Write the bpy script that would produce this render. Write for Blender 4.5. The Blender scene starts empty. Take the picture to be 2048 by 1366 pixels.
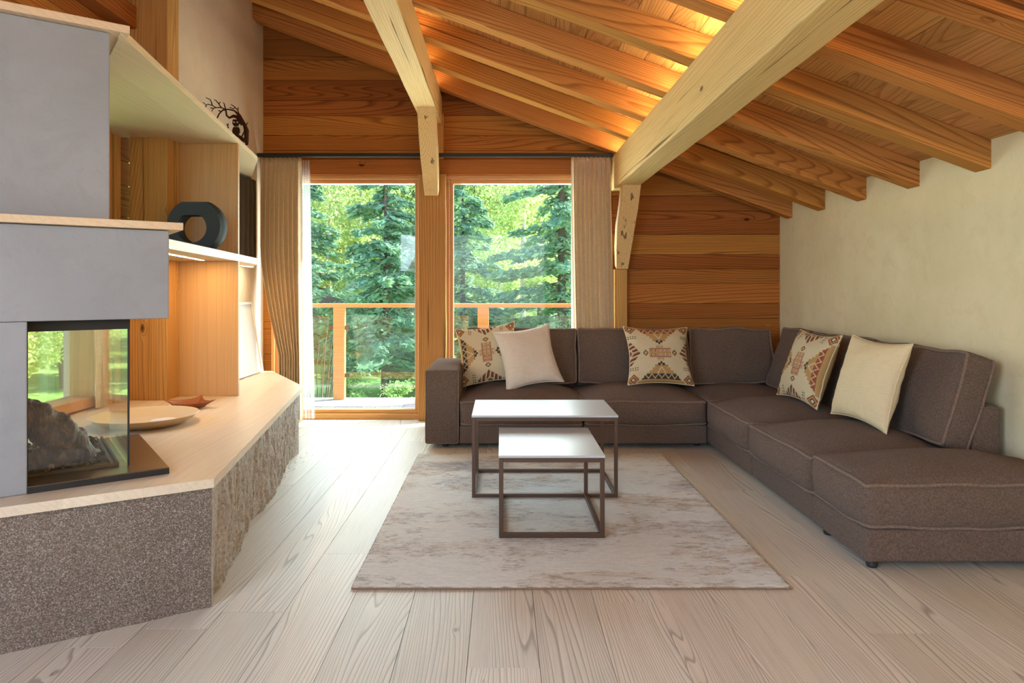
import bpy, bmesh, math, random
import numpy as np
from mathutils import Vector, Matrix, Euler, noise as mnoise

scene = bpy.context.scene
COL = scene.collection
R = math.radians

# ------------------------------------------------------------------ camera
F_PX = 1365.0
cam_d = bpy.data.cameras.new('camera')
cam = bpy.data.objects.new('camera', cam_d)
COL.objects.link(cam)
cam.location = (0, 0, 1.2)
cam.rotation_euler = (R(90), 0, 0)
cam_d.sensor_width = 36.0
cam_d.lens = 36.0 * F_PX / 2048.0
cam_d.shift_x = 21.0 / 2048.0
cam_d.shift_y = -105.0 / 2048.0
cam_d.clip_start = 0.05
cam_d.clip_end = 500
scene.camera = cam

# ------------------------------------------------------------------ world, sun, daylight
scene.view_settings.view_transform = 'Standard'
scene.view_settings.look = 'None'
scene.view_settings.gamma = 1.0
scene.view_settings.use_curve_mapping = False
scene.view_settings.exposure = 0.20
scene.cycles.use_denoising = True
scene.cycles.use_adaptive_sampling = True
scene.cycles.adaptive_threshold = 0.025
scene.cycles.max_bounces = 8
scene.cycles.diffuse_bounces = 5
scene.cycles.glossy_bounces = 4
scene.cycles.transparent_max_bounces = 12
scene.cycles.transmission_bounces = 6
scene.cycles.sample_clamp_indirect = 6.0
scene.cycles.caustics_reflective = False
scene.cycles.caustics_refractive = False

w = bpy.data.worlds.new('world')
scene.world = w
w.use_nodes = True
nt = w.node_tree
nt.nodes.clear()
wo = nt.nodes.new('ShaderNodeOutputWorld')
bg = nt.nodes.new('ShaderNodeBackground')
sky = nt.nodes.new('ShaderNodeTexSky')
sky.sky_type = 'NISHITA'
sky.sun_disc = False
sky.sun_elevation = R(42)
sky.sun_rotation = R(64)
bg.inputs['Strength'].default_value = 0.85
nt.links.new(sky.outputs[0], bg.inputs['Color'])
nt.links.new(bg.outputs[0], wo.inputs['Surface'])


def lamp(name, kind, loc, direction, energy, color, size=None, size_y=None, spread=None):
    d = bpy.data.lights.new(name, kind)
    o = bpy.data.objects.new(name, d)
    COL.objects.link(o)
    o.location = loc
    o.rotation_euler = Vector(direction).to_track_quat('-Z', 'Y').to_euler()
    d.energy = energy
    d.color = color
    if kind == 'AREA':
        d.shape = 'RECTANGLE'
        d.size = size
        d.size_y = size_y
        if spread:
            d.spread = spread
    return o


SUN_DIR = Vector((-0.90 * math.cos(R(42)), -0.44 * math.cos(R(42)), -math.sin(R(42))))
sun = lamp('sun', 'SUN', (10, 12, 14), SUN_DIR, 17.0, (1.0, 0.93, 0.80))
sun.data.angle = R(0.6)
# fill lamps added at unseen rear and side openings, standing in for daylight
lamp('rear_daylight_fill', 'AREA', (-0.6, -2.9, 1.4), (0.0, 1, -0.45), 26, (0.46, 0.70, 1.0), 3.1, 1.7)
lamp('side_daylight_fill', 'AREA', (-2.35, -0.6, 1.5), (1, 0.45, -0.75), 135, (0.66, 0.80, 1.0), 1.7, 1.8)
# daylight entering at the two tall windows
lamp('window_daylight_left', 'AREA', (-1.45, 6.50, 1.25), (0.0, -1, 0), 62, (0.82, 0.95, 0.96), 1.25, 1.9)
lamp('window_daylight_right', 'AREA', (0.25, 6.50, 1.25), (0.0, -1, 0), 66, (0.86, 0.96, 0.95), 1.25, 1.9)


# ------------------------------------------------------------------ node helpers
def lin(r, g, b):
    f = lambda c: (c / 255 / 12.92) if c / 255 <= 0.04045 else ((c / 255 + 0.055) / 1.055) ** 2.4
    return (f(r), f(g), f(b), 1.0)


class NT:
    def __init__(self, name):
        self.m = bpy.data.materials.new(name)
        self.m.use_nodes = True
        self.t = self.m.node_tree
        self.t.nodes.clear()
        self.out = self.t.nodes.new('ShaderNodeOutputMaterial')

    def n(self, typ, ins=None, **kw):
        nd = self.t.nodes.new('ShaderNode' + typ)
        for k, v in kw.items():
            setattr(nd, k, v)
        if ins:
            for k, v in ins.items():
                s = nd.inputs[k]
                if isinstance(v, bpy.types.NodeSocket):
                    self.t.links.new(v, s)
                else:
                    s.default_value = v
        return nd

    def math(self, op, a, b=0.0, c=None, clamp=False):
        ins = {0: a, 1: b}
        if c is not None:
            ins[2] = c
        return self.n('Math', ins, operation=op, use_clamp=clamp).outputs[0]

    def vmath(self, op, a, b):
        return self.n('VectorMath', {0: a, 1: b}, operation=op).outputs[0]

    def mix(self, fac, a, b, blend='MIX'):
        nd = self.n('Mix', data_type='RGBA', blend_type=blend)
        for k, v in ((0, fac), (6, a), (7, b)):
            if isinstance(v, bpy.types.NodeSocket):
                self.t.links.new(v, nd.inputs[k])
            else:
                nd.inputs[k].default_value = v
        return nd.outputs[2]

    def ramp(self, fac, stops, interp='LINEAR'):
        nd = self.n('ValToRGB', {0: fac})
        cr = nd.color_ramp
        cr.interpolation = interp
        while len(cr.elements) < len(stops):
            cr.elements.new(0.5)
        for e, (p, c) in zip(cr.elements, stops):
            e.position = p
            e.color = c if not isinstance(c, (int, float)) else (c, c, c, 1)
        return nd.outputs[0]

    def noise(self, vec, scale, detail=2, rough=0.5, dist=0.0):
        return self.n('TexNoise', {'Vector': vec, 'Scale': scale, 'Detail': detail,
                                   'Roughness': rough, 'Distortion': dist}).outputs[0]

    def coords(self):
        return self.n('TexCoord').outputs['Object']

    def surf(self, color, rough=0.5, bump=None, bump_s=0.3, bump_d=0.01, spec=0.5, metal=0.0, **extra):
        ins = {'Base Color': color, 'Roughness': rough, 'Metallic': metal, 'Specular IOR Level': spec}
        ins.update(extra)
        if bump is not None:
            b = self.n('Bump', {'Strength': bump_s, 'Distance': bump_d, 'Height': bump})
            ins['Normal'] = b.outputs[0]
        p = self.n('BsdfPrincipled', ins)
        self.t.links.new(p.outputs[0], self.out.inputs['Surface'])
        return self.m


def wood(name, axis, light, mid, dark, ring=9.0, knots=0.5, rough=0.5, bump=0.25, width=1.0,
         per='island', line=0.35, vary=0.25, crack=0.0, fiber=0.35, spec=0.35, seam=0.62):
    """long-grained timber with cathedral rings, knots and a tone for each board"""
    k = NT(name)
    co = k.coords()
    if per == 'island':
        rnd = k.n('NewGeometry').outputs['Random Per Island']
    else:
        rnd = k.n('ObjectInfo').outputs['Random']
    off = k.n('CombineXYZ', {0: k.math('MULTIPLY', rnd, 37.3), 1: k.math('MULTIPLY', rnd, 53.7),
                             2: k.math('MULTIPLY', rnd, 71.1)}).outputs[0]
    p = k.vmath('ADD', co, off)
    sl = [1.0, 1.0, 1.0]
    sl['xyz'.index(axis)] = 0.075
    ps = k.vmath('MULTIPLY', p, tuple(sl))
    sf = [1.0, 1.0, 1.0]
    sf['xyz'.index(axis)] = 0.018
    pf = k.vmath('MULTIPLY', p, tuple(sf))
    sk = [1.0, 1.0, 1.0]
    sk['xyz'.index(axis)] = 0.45
    pk = k.vmath('MULTIPLY', p, tuple(sk))
    vor = k.n('TexVoronoi', {'Vector': pk, 'Scale': 3.8 / width, 'Randomness': 1.0}).outputs['Distance']
    knot_f = k.math('EXPONENT', k.math('MULTIPLY', k.math('MULTIPLY', vor, vor), -150.0))
    n1 = k.noise(ps, 3.4 / width, 1.0, 0.35, 0.15)
    sc_ = k.n('SeparateXYZ', {0: p}).outputs
    cr_ = k.math('ADD', *[sc_[i] for i in range(3) if i != 'xyz'.index(axis)])
    val = k.math('ADD', k.math('MULTIPLY', n1, ring * 3.6), k.math('MULTIPLY', knot_f, 3.0 * knots))
    val = k.math('ADD', val, k.math('MULTIPLY', cr_, 52.0 / width))
    fr = k.math('FRACT', val)
    rings = k.ramp(fr, [(0.0, 0.0), (seam, 0.15), (0.86, 1.0), (0.92, 0.9), (1.0, 0.0)])
    fib = k.noise(pf, 95.0 / width, 3, 0.6)
    big = k.noise(ps, 1.3, 2, 0.5)
    c = k.mix(k.ramp(big, [(0.3, 0.0), (0.7, 1.0)]), mid, light)
    c = k.mix(k.math('MULTIPLY', rings, line), c, dark)
    c = k.mix(k.math('MULTIPLY', k.ramp(fib, [(0.45, 0.0), (0.75, 1.0)]), fiber), c, dark)
    kn = k.math('MULTIPLY', k.ramp(vor, [(0.0, 1.0), (0.03, 0.85), (0.065, 0.0)]), min(1.0, knots * 1.6))
    gate = k.ramp(k.noise(pk, 1.7, 1), [(0.40, 0.0), (0.44, 1.0)])
    kn = k.math('MULTIPLY', kn, gate)
    c = k.mix(kn, c, tuple([dark[0] * 0.35, dark[1] * 0.3, dark[2] * 0.3, 1]))
    h = k.math('SUBTRACT', k.math('MULTIPLY', fib, -0.6), k.math('MULTIPLY', rings, 0.35))
    if crack > 0:
        cr = k.ramp(k.noise(k.vmath('MULTIPLY', p, tuple([1 if a < 1 else a for a in sf]))
                            if False else pf, 22.0, 2, 0.5), [(0.66, 0.0), (0.70, 1.0)])
        c = k.mix(k.math('MULTIPLY', cr, crack), c, tuple([dark[0] * 0.3, dark[1] * 0.25, dark[2] * 0.2, 1]))
        h = k.math('SUBTRACT', h, k.math('MULTIPLY', cr, 1.5))
    tone = k.math('ADD', k.math('MULTIPLY', rnd, vary), 1.0 - vary / 2)
    rnd2 = k.math('FRACT', k.math('MULTIPLY', rnd, 13.7))
    hs = k.n('HueSaturation', {'Color': c, 'Value': tone, 'Hue': k.math('ADD', k.math('MULTIPLY', rnd2, 0.014), 0.493),
                               'Saturation': 1.0}).outputs[0]
    return k.surf(hs, rough, h, bump, 0.004, spec)


def plain(name, color, rough=0.5, metal=0.0, spec=0.5, nscale=None, nbump=0.1, var=0.0, **extra):
    k = NT(name)
    co = k.coords()
    col = color
    b = None
    if nscale:
        b = k.noise(co, nscale, 3)
        if var > 0:
            col = k.mix(k.math('MULTIPLY', b, var), color, tuple([c * 0.4 for c in color[:3]] + [1]))
    return k.surf(col, rough, b, nbump, 0.003, spec, metal, **extra)


def plaster(name, c1, c2, c3):
    k = NT(name)
    co = k.coords()
    a = k.noise(co, 1.6, 5, 0.62, 0.6)
    b = k.noise(co, 7.0, 6, 0.7, 1.2)
    f = k.noise(co, 60.0, 3, 0.6)
    c = k.mix(k.ramp(a, [(0.32, 0.0), (0.68, 1.0)]), c1, c2)
    c = k.mix(k.math('MULTIPLY', k.ramp(b, [(0.5, 0.0), (0.72, 1.0)]), 0.45), c, c3)
    h = k.math('ADD', k.math('MULTIPLY', b, 1.0), k.math('MULTIPLY', f, 0.25))
    return k.surf(c, 0.8, h, 0.22, 0.01, 0.05)


def fabric(name, c1, c2, scale=260.0, bump=0.8, sheen=0.25):
    k = NT(name)
    co = k.coords()
    v = k.n('TexVoronoi', {'Vector': co, 'Scale': scale, 'Randomness': 1.0}).outputs['Distance']
    n2 = k.noise(co, scale * 0.5, 3, 0.7)
    b = k.noise(co, 3.0, 2)
    c = k.mix(k.ramp(n2, [(0.35, 0.0), (0.65, 1.0)]), tuple([x * .75 for x in c1[:3]] + [1]), c2)
    c = k.mix(k.math('MULTIPLY', b, 0.25), c, tuple([x * 1.25 for x in c2[:3]] + [1]))
    h = k.math('ADD', k.math('MULTIPLY', v, -0.6), n2)
    return k.surf(c, 0.92, h, bump, 0.003, 0.0, 0.0, **{'Sheen Weight': 0.06 + 0 * sheen, 'Sheen Roughness': 0.6})


def linen(name, c1, c2, stripes=0.0, transl=0.0):
    k = NT(name)
    co = k.coords()
    wa = k.noise(k.vmath('MULTIPLY', co, (1, 1, 0.03)), 420, 2)
    wb = k.noise(k.vmath('MULTIPLY', co, (0.06, 0.06, 1)), 420, 2)
    s = k.math('MULTIPLY', k.math('ADD', wa, wb), 0.5)
    c = k.mix(k.ramp(s, [(0.4, 0.0), (0.6, 1.0)]), c1, c2)
    b = k.n('Bump', {'Strength': 0.3, 'Distance': 0.002, 'Height': s})
    p = k.n('BsdfPrincipled', {'Base Color': c, 'Roughness': 0.9, 'Normal': b.outputs[0], 'Specular IOR Level': 0.15})
    if transl > 0:
        tr = k.n('BsdfTranslucent', {'Color': c})
        mx = k.n('MixShader', {0: transl, 1: p.outputs[0], 2: tr.outputs[0]})
        k.t.links.new(mx.outputs[0], k.out.inputs['Surface'])
    else:
        k.t.links.new(p.outputs[0], k.out.inputs['Surface'])
    return k.m


def glass_mat(name, tint=(0.93, 0.98, 0.96, 1), refl=0.10):
    k = NT(name)
    fr = k.n('LayerWeight', {'Blend': 0.25}).outputs['Fresnel']
    tr = k.n('BsdfTransparent', {'Color': tint})
    gl = k.n('BsdfGlossy', {'Color': (1, 1, 1, 1), 'Roughness': 0.02})
    f = k.math('ADD', k.math('MULTIPLY', fr, 0.45), refl * 0.3, clamp=True)
    mx = k.n('MixShader', {0: f, 1: tr.outputs[0], 2: gl.outputs[0]})
    k.t.links.new(mx.outputs[0], k.out.inputs['Surface'])
    return k.m


def emit(name, color, strength):
    k = NT(name)
    e = k.n('Emission', {'Color': color, 'Strength': strength})
    k.t.links.new(e.outputs[0], k.out.inputs['Surface'])
    return k.m


def leafmat(name, c1, c2, transl=0.45):
    k = NT(name)
    rnd = k.n('NewGeometry').outputs['Random Per Island']
    c = k.mix(rnd, c1, c2)
    hs = k.n('HueSaturation', {'Color': c, 'Hue': k.math('ADD', k.math('MULTIPLY', k.n('ObjectInfo').outputs['Random'], 0.02), 0.49)}).outputs[0]
    d = k.n('BsdfDiffuse', {'Color': hs})
    tr = k.n('BsdfTranslucent', {'Color': hs})
    mx = k.n('MixShader', {0: transl, 1: d.outputs[0], 2: tr.outputs[0]})
    k.t.links.new(mx.outputs[0], k.out.inputs['Surface'])
    return k.m


# ------------------------------------------------------------------ materials
ORANGE = dict(light=(0.50, 0.20, 0.050, 1), mid=(0.37, 0.128, 0.028, 1), dark=(0.115, 0.030, 0.007, 1))
PALE = dict(light=(0.80, 0.56, 0.27, 1), mid=(0.72, 0.48, 0.20, 1), dark=(0.30, 0.165, 0.06, 1))
OAK = dict(light=(0.66, 0.50, 0.33, 1), mid=(0.56, 0.41, 0.26, 1), dark=(0.27, 0.18, 0.10, 1))
M = {}
M['wall_wood'] = wood('pine_boards_x', 'x', ring=9, knots=0.9, rough=0.6, line=0.6, vary=0.34, spec=0.05, **ORANGE)
M['wall_wood_y'] = wood('pine_boards_y', 'y', ring=9, knots=0.9, rough=0.6, line=0.6, vary=0.34, spec=0.05, **ORANGE)
M['ceil_wood'] = wood('ceiling_boards', 'y', light=(0.66, 0.35, 0.13, 1), mid=(0.55, 0.26, 0.085, 1), dark=(0.20, 0.07, 0.02, 1),
                      ring=10, knots=0.6, rough=0.6, line=0.42, vary=0.3, spec=0.0)
M['rafter'] = wood('rafter_timber', 'x', light=(0.60, 0.27, 0.08, 1), mid=(0.47, 0.185, 0.047, 1), dark=(0.15, 0.042, 0.010, 1),
                   ring=8, knots=0.8, rough=0.6, line=0.55, vary=0.2, per='object', crack=0.6, bump=0.35, spec=0.0)
M['beam'] = wood('beam_timber', 'y', ring=5, knots=0.7, rough=0.65, line=0.28, vary=0.05, per='object', crack=0.8, bump=0.4, fiber=0.3, spec=0.05, **PALE)
M['beam_z'] = wood('brace_timber', 'z', ring=6, knots=0.5, rough=0.65, line=0.35, vary=0.08, per='object', crack=0.8, bump=0.5, fiber=0.35, **PALE)
M['post'] = wood('post_timber', 'z', crack=0.5, spec=0.1, light=(0.64, 0.36, 0.135, 1), mid=(0.54, 0.275, 0.09, 1), dark=(0.19, 0.07, 0.02, 1),
                 ring=10, knots=0.95, rough=0.6, line=0.5, vary=0.12, per='object', bump=0.45)
M['frame_x'] = wood('larch_frame_x', 'x', light=(0.66, 0.36, 0.13, 1), mid=(0.58, 0.29, 0.095, 1), dark=(0.30, 0.12, 0.035, 1),
                    ring=8, knots=0.3, rough=0.42, line=0.3, vary=0.12)
M['frame_z'] = wood('larch_frame_z', 'z', light=(0.66, 0.36, 0.13, 1), mid=(0.58, 0.29, 0.095, 1), dark=(0.30, 0.12, 0.035, 1),
                    ring=8, knots=0.3, rough=0.42, line=0.3, vary=0.12)
M['floor'] = wood('oak_floor', 'y', light=(0.70, 0.645, 0.545, 1), mid=(0.62, 0.56, 0.46, 1), dark=(0.20, 0.155, 0.115, 1),
                  ring=7, knots=0.3, rough=0.48, line=0.62, vary=0.13, width=0.62, spec=0.4, seam=0.70, bump=0.18, fiber=0.28)
M['oak_y'] = wood('oak_shelf', 'y', ring=5, knots=0.15, rough=0.45, line=0.16, vary=0.1, width=1.5, bump=0.08, fiber=0.18, light=(0.74, 0.57, 0.37, 1), mid=(0.67, 0.50, 0.31, 1), dark=(0.38, 0.25, 0.13, 1))
M['oak_z'] = wood('oak_panel', 'z', ring=5, knots=0.0, rough=0.45, line=0.16, vary=0.08, width=1.3, bump=0.06, fiber=0.22, light=(0.66, 0.43, 0.20, 1), mid=(0.58, 0.36, 0.155, 1), dark=(0.34, 0.19, 0.07, 1))
M['counter'] = wood('oak_counter', 'y', ring=5, knots=0.25, rough=0.38, line=0.16, vary=0.10, width=1.6, bump=0.06, fiber=0.2, light=(0.74, 0.61, 0.46, 1), mid=(0.66, 0.53, 0.385, 1), dark=(0.40, 0.28, 0.18, 1))
M['deck'] = wood('grey_deck', 'y', light=(0.62, 0.58, 0.54, 1), mid=(0.52, 0.48, 0.44, 1), dark=(0.20, 0.17, 0.14, 1), ring=6, knots=0.1, rough=0.8, line=0.2)
M['rail'] = wood('railing_larch', 'x', light=(0.80, 0.45, 0.17, 1), mid=(0.72, 0.38, 0.13, 1), dark=(0.42, 0.18, 0.05, 1), ring=6, knots=0.2, rough=0.6, line=0.2)
M['plaster_warm'] = plaster('plaster_cream', (0.70, 0.60, 0.37, 1), (0.78, 0.68, 0.45, 1), (0.62, 0.51, 0.29, 1))
M['plaster_left'] = plaster('plaster_rosy', (0.68, 0.57, 0.45, 1), (0.75, 0.64, 0.51, 1), (0.62, 0.51, 0.40, 1))
M['plaster_grey'] = plaster('plaster_grey', (0.285, 0.29, 0.30, 1), (0.33, 0.333, 0.345, 1), (0.25, 0.25, 0.25, 1))
M['sofa'] = fabric('boucle_taupe', (0.104, 0.071, 0.054, 1), (0.165, 0.115, 0.088, 1))
M['welt'] = fabric('taupe_piping', (0.15, 0.098, 0.072, 1), (0.24, 0.165, 0.125, 1), 300, 0.3)
M['cream'] = linen('cream_linen', (0.64, 0.51, 0.31, 1), (0.71, 0.58, 0.37, 1))
M['blush'] = linen('blush_linen', (0.60, 0.50, 0.40, 1), (0.67, 0.57, 0.46, 1))
M['curtain'] = linen('curtain_linen', (0.68, 0.53, 0.36, 1), (0.82, 0.67, 0.48, 1), transl=0.18)
M['bronze'] = plain('bronze_metal', (0.10, 0.055, 0.036, 1), 0.42, 0.55, 0.5, 40, 0.05)
M['tabletop'] = plain('pale_stone_top', (0.50, 0.53, 0.55, 1), 0.34, 0.0, 0.6, 3.0, 0.0, 0.12)
M['black'] = plain('black_metal', (0.012, 0.011, 0.010, 1), 0.65, 0.0, 0.5, 30, 0.03)
M['black_foot'] = plain('black_plastic', (0.02, 0.018, 0.016, 1), 0.5, 0.0, 0.5, 30, 0.03)
M['steel'] = plain('dark_steel_plate', (0.16, 0.14, 0.115, 1), 0.28, 0.85, 0.5, 12, 0.03, 0.3)
M['screen'] = plain('black_screen', (0.012, 0.011, 0.011, 1), 0.10, 0.0, 0.8)
M['leather'] = plain('tan_leather', (0.32, 0.095, 0.030, 1), 0.42, 0.0, 0.5, 90, 0.15, 0.3)
M['tray'] = plain('pale_wood_tray', (0.66, 0.50, 0.30, 1), 0.4, 0.0, 0.4, 25, 0.03, 0.15)
M['tray_disc'] = plain('off_white', (0.80, 0.76, 0.70, 1), 0.35)
M['rust'] = plain('rusted_steel', (0.055, 0.020, 0.010, 1), 0.6, 0.4, 0.4, 80, 0.2, 0.4)
M['white_frame'] = plain('white_frame', (0.70, 0.66, 0.60, 1), 0.45)
M['paper'] = None
M['glass'] = glass_mat('window_glass', (0.96, 0.99, 0.98, 1), 0.02)
M['fire_glass'] = glass_mat('fireplace_glass', (0.97, 0.99, 0.96, 1), 0.10)
M['rail_glass'] = glass_mat('railing_glass', (0.88, 0.95, 0.93, 1), 0.15)
M['led'] = emit('warm_led', (1.0, 0.72, 0.38, 1), 110.0)
M['led_soft'] = emit('warm_led_soft', (1.0, 0.72, 0.38, 1), 40.0)
M['led_white'] = emit('warm_white_led', (1.0, 0.66, 0.32, 1), 120.0)


def granite():
    k = NT('granite')
    co = k.coords()
    v = k.n('TexVoronoi', {'Vector': co, 'Scale': 330.0})
    n = k.noise(co, 130, 5, 0.75)
    big = k.noise(co, 3.0, 3)
    sp = k.n('SeparateColor', {0: v.outputs['Color']}).outputs[0]
    c = k.ramp(sp, [(0.0, (0.03, 0.027, 0.025, 1)), (0.28, (0.08, 0.062, 0.05, 1)), (0.5, (0.16, 0.118, 0.088, 1)),
                    (0.78, (0.25, 0.20, 0.16, 1)), (0.93, (0.42, 0.37, 0.32, 1))])
    c = k.mix(k.ramp(n, [(0.42, 0.0), (0.62, 0.6)]), c, (0.10, 0.08, 0.065, 1))
    c = k.mix(k.math('MULTIPLY', big, 0.3), c, (0.30, 0.20, 0.13, 1))
    return k.surf(c, 0.6, n, 0.5, 0.004, 0.4)


M['granite'] = granite()


def granite_rough():
    k = NT('cleft_granite')
    co = k.coords()
    n = k.noise(co, 70, 6, 0.75)
    a = k.noise(co, 14, 5, 0.7)
    c = k.ramp(n, [(0.3, (0.24, 0.21, 0.18, 1)), (0.46, (0.54, 0.50, 0.45, 1)), (0.6, (0.70, 0.67, 0.62, 1)), (0.75, (0.82, 0.79, 0.75, 1))])
    c = k.mix(k.ramp(a, [(0.52, 0.0), (0.78, 0.45)]), c, (0.50, 0.38, 0.27, 1))
    return k.surf(c, 0.8, k.math('ADD', n, a), 0.8, 0.012, 0.2)


M['granite_rough'] = granite_rough()


def rug_mat():
    k = NT('rug_pile')
    co = k.coords()
    st = k.vmath('MULTIPLY', co, (0.45, 1.0, 1.0))
    a = k.noise(st, 3.0, 8, 0.72, 0.4)
    b = k.noise(k.vmath('ADD', st, (7.3, 2.1, 0)), 2.6, 8, 0.74, 0.3)
    f = k.noise(k.vmath('MULTIPLY', co, (0.22, 1.0, 1.0)), 110, 4, 0.7)
    g = k.noise(co, 1.1, 2)
    c = k.mix(k.ramp(f, [(0.35, 0.0), (0.65, 1.0)]), (0.60, 0.61, 0.585, 1), (0.73, 0.74, 0.705, 1))
    sepx = k.n('SeparateXYZ', {0: co})
    warm = k.math('MULTIPLY', k.ramp(a, [(0.50, 0.0), (0.66, 1.0)]), k.ramp(sepx.outputs[0], [(0.0, 0.35), (1.0, 1.0)]))
    c = k.mix(k.math('MULTIPLY', warm, 0.85), c, (0.46, 0.29, 0.15, 1))
    cold = k.math('MULTIPLY', k.ramp(b, [(0.52, 0.0), (0.68, 1.0)]), k.ramp(k.math('SUBTRACT', sepx.outputs[1], 3.2), [(0.0, 0.15), (1.0, 1.0)]))
    c = k.mix(k.math('MULTIPLY', cold, 0.8), c, (0.26, 0.28, 0.32, 1))
    sm = k.ramp(k.math('MULTIPLY', k.noise(st, 40, 6, 0.8), k.ramp(k.math('ADD', a, b), [(0.95, 0.55), (1.15, 1.0)])), [(0.48, 0.0), (0.60, 0.55)])
    c = k.mix(sm, c, (0.20, 0.17, 0.15, 1))
    h = k.math('ADD', f, k.noise(co, 300, 2))
    return k.surf(c, 0.95, h, 0.5, 0.006, 0.0, 0.0, **{'Sheen Weight': 0.0})


M['rug'] = rug_mat()
M['rug_edge'] = plain('rug_edge', (0.22, 0.13, 0.07, 1), 0.9, 0, 0.1, 200, 0.4)


def pattern_mat():
    k = NT('woven_pattern')
    a = k.n('VertexColor', layer_name='Weave').outputs[0]
    co = k.coords()
    n = k.noise(co, 350, 2)
    c = k.mix(k.math('MULTIPLY', n, 0.3), a, (0.2, 0.14, 0.08, 1))
    return k.surf(c, 0.9, n, 0.4, 0.002, 0.15)


M['pattern'] = pattern_mat()


def log_mat():
    k = NT('charred_log')
    co = k.coords()
    n = k.noise(k.vmath('MULTIPLY', co, (1, 1, 0.35)), 16, 6, 0.7, 1.0)
    c = k.ramp(n, [(0.35, (0.008, 0.006, 0.005, 1)), (0.5, (0.055, 0.025, 0.012, 1)), (0.64, (0.20, 0.095, 0.045, 1)), (0.75, (0.45, 0.36, 0.28, 1))])
    return k.surf(c, 0.5, n, 1.0, 0.02, 0.5)


M['log'] = log_mat()


def ember_mat():
    k = NT('coal')
    r = k.n('NewGeometry').outputs['Random Per Island']
    c = k.ramp(r, [(0.0, (0.01, 0.01, 0.01, 1)), (0.55, (0.03, 0.025, 0.02, 1)), (0.8, (0.22, 0.12, 0.06, 1)), (1.0, (0.5, 0.46, 0.42, 1))], 'CONSTANT')
    return k.surf(c, 0.5)


M['coal'] = ember_mat()


def sheer_mat():
    k = NT('sheer_voile')
    tr = k.n('BsdfTransparent', {'Color': (1, 1, 1, 1)})
    d = k.n('BsdfDiffuse', {'Color': (0.85, 0.88, 0.92, 1)})
    tl = k.n('BsdfTranslucent', {'Color': (0.85, 0.88, 0.92, 1)})
    m1 = k.n('MixShader', {0: 0.6, 1: d.outputs[0], 2: tl.outputs[0]})
    lw = k.n('LayerWeight', {'Blend': 0.4}).outputs['Facing']
    f = k.math('ADD', k.math('MULTIPLY', lw, 0.5), 0.22, clamp=True)
    m2 = k.n('MixShader', {0: f, 1: tr.outputs[0], 2: m1.outputs[0]})
    k.t.links.new(m2.outputs[0], k.out.inputs['Surface'])
    return k.m


M['sheer'] = sheer_mat()
M['birch_leaf'] = leafmat('birch_leaves', (0.42, 0.55, 0.20, 1), (0.62, 0.72, 0.34, 1), 0.5)
M['maple_leaf'] = leafmat('broad_leaves', (0.26, 0.44, 0.16, 1), (0.48, 0.62, 0.26, 1), 0.5)
M['spruce_leaf'] = leafmat('spruce_needles', (0.14, 0.30, 0.21, 1), (0.36, 0.54, 0.33, 1), 0.38)
M['bark'] = plain('grey_bark', (0.14, 0.11, 0.085, 1), 0.9, 0, 0.2, 20, 0.5, 0.5)
M['birch_bark'] = plain('birch_bark', (0.62, 0.60, 0.55, 1), 0.8, 0, 0.2, 14, 0.3, 0.9)
M['roof_out'] = plain('roof_slate', (0.10, 0.09, 0.085, 1), 0.8, 0, 0.3, 9, 0.2, 0.3)


def grass_mat():
    k = NT('lawn')
    co = k.coords()
    a = k.noise(co, 0.6, 4, 0.6)
    b = k.noise(co, 26, 3, 0.7)
    c = k.mix(k.ramp(a, [(0.35, 0.0), (0.65, 1.0)]), (0.26, 0.44, 0.12, 1), (0.46, 0.62, 0.22, 1))
    c = k.mix(k.math('MULTIPLY', b, 0.4), c, (0.07, 0.15, 0.03, 1))
    return k.surf(c, 0.95, b, 0.7, 0.05, 0.1)


M['grass'] = grass_mat()


def art_mat():
    k = NT('pale_drawing')
    co = k.coords()
    n = k.noise(k.vmath('MULTIPLY', co, (3, 3, 1)), 5.0, 4, 0.6, 2.0)
    l = k.ramp(k.math('ABSOLUTE', k.math('SUBTRACT', n, 0.5)), [(0.0, 1.0), (0.012, 0.0)])
    big = k.ramp(k.noise(co, 3.1, 1), [(0.58, 0.0), (0.64, 1.0)])
    c = k.mix(k.math('MULTIPLY', l, k.math('MULTIPLY', big, 0.8)), (0.62, 0.58, 0.53, 1), (0.22, 0.18, 0.14, 1))
    return k.surf(c, 0.6)


M['paper'] = art_mat()


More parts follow.
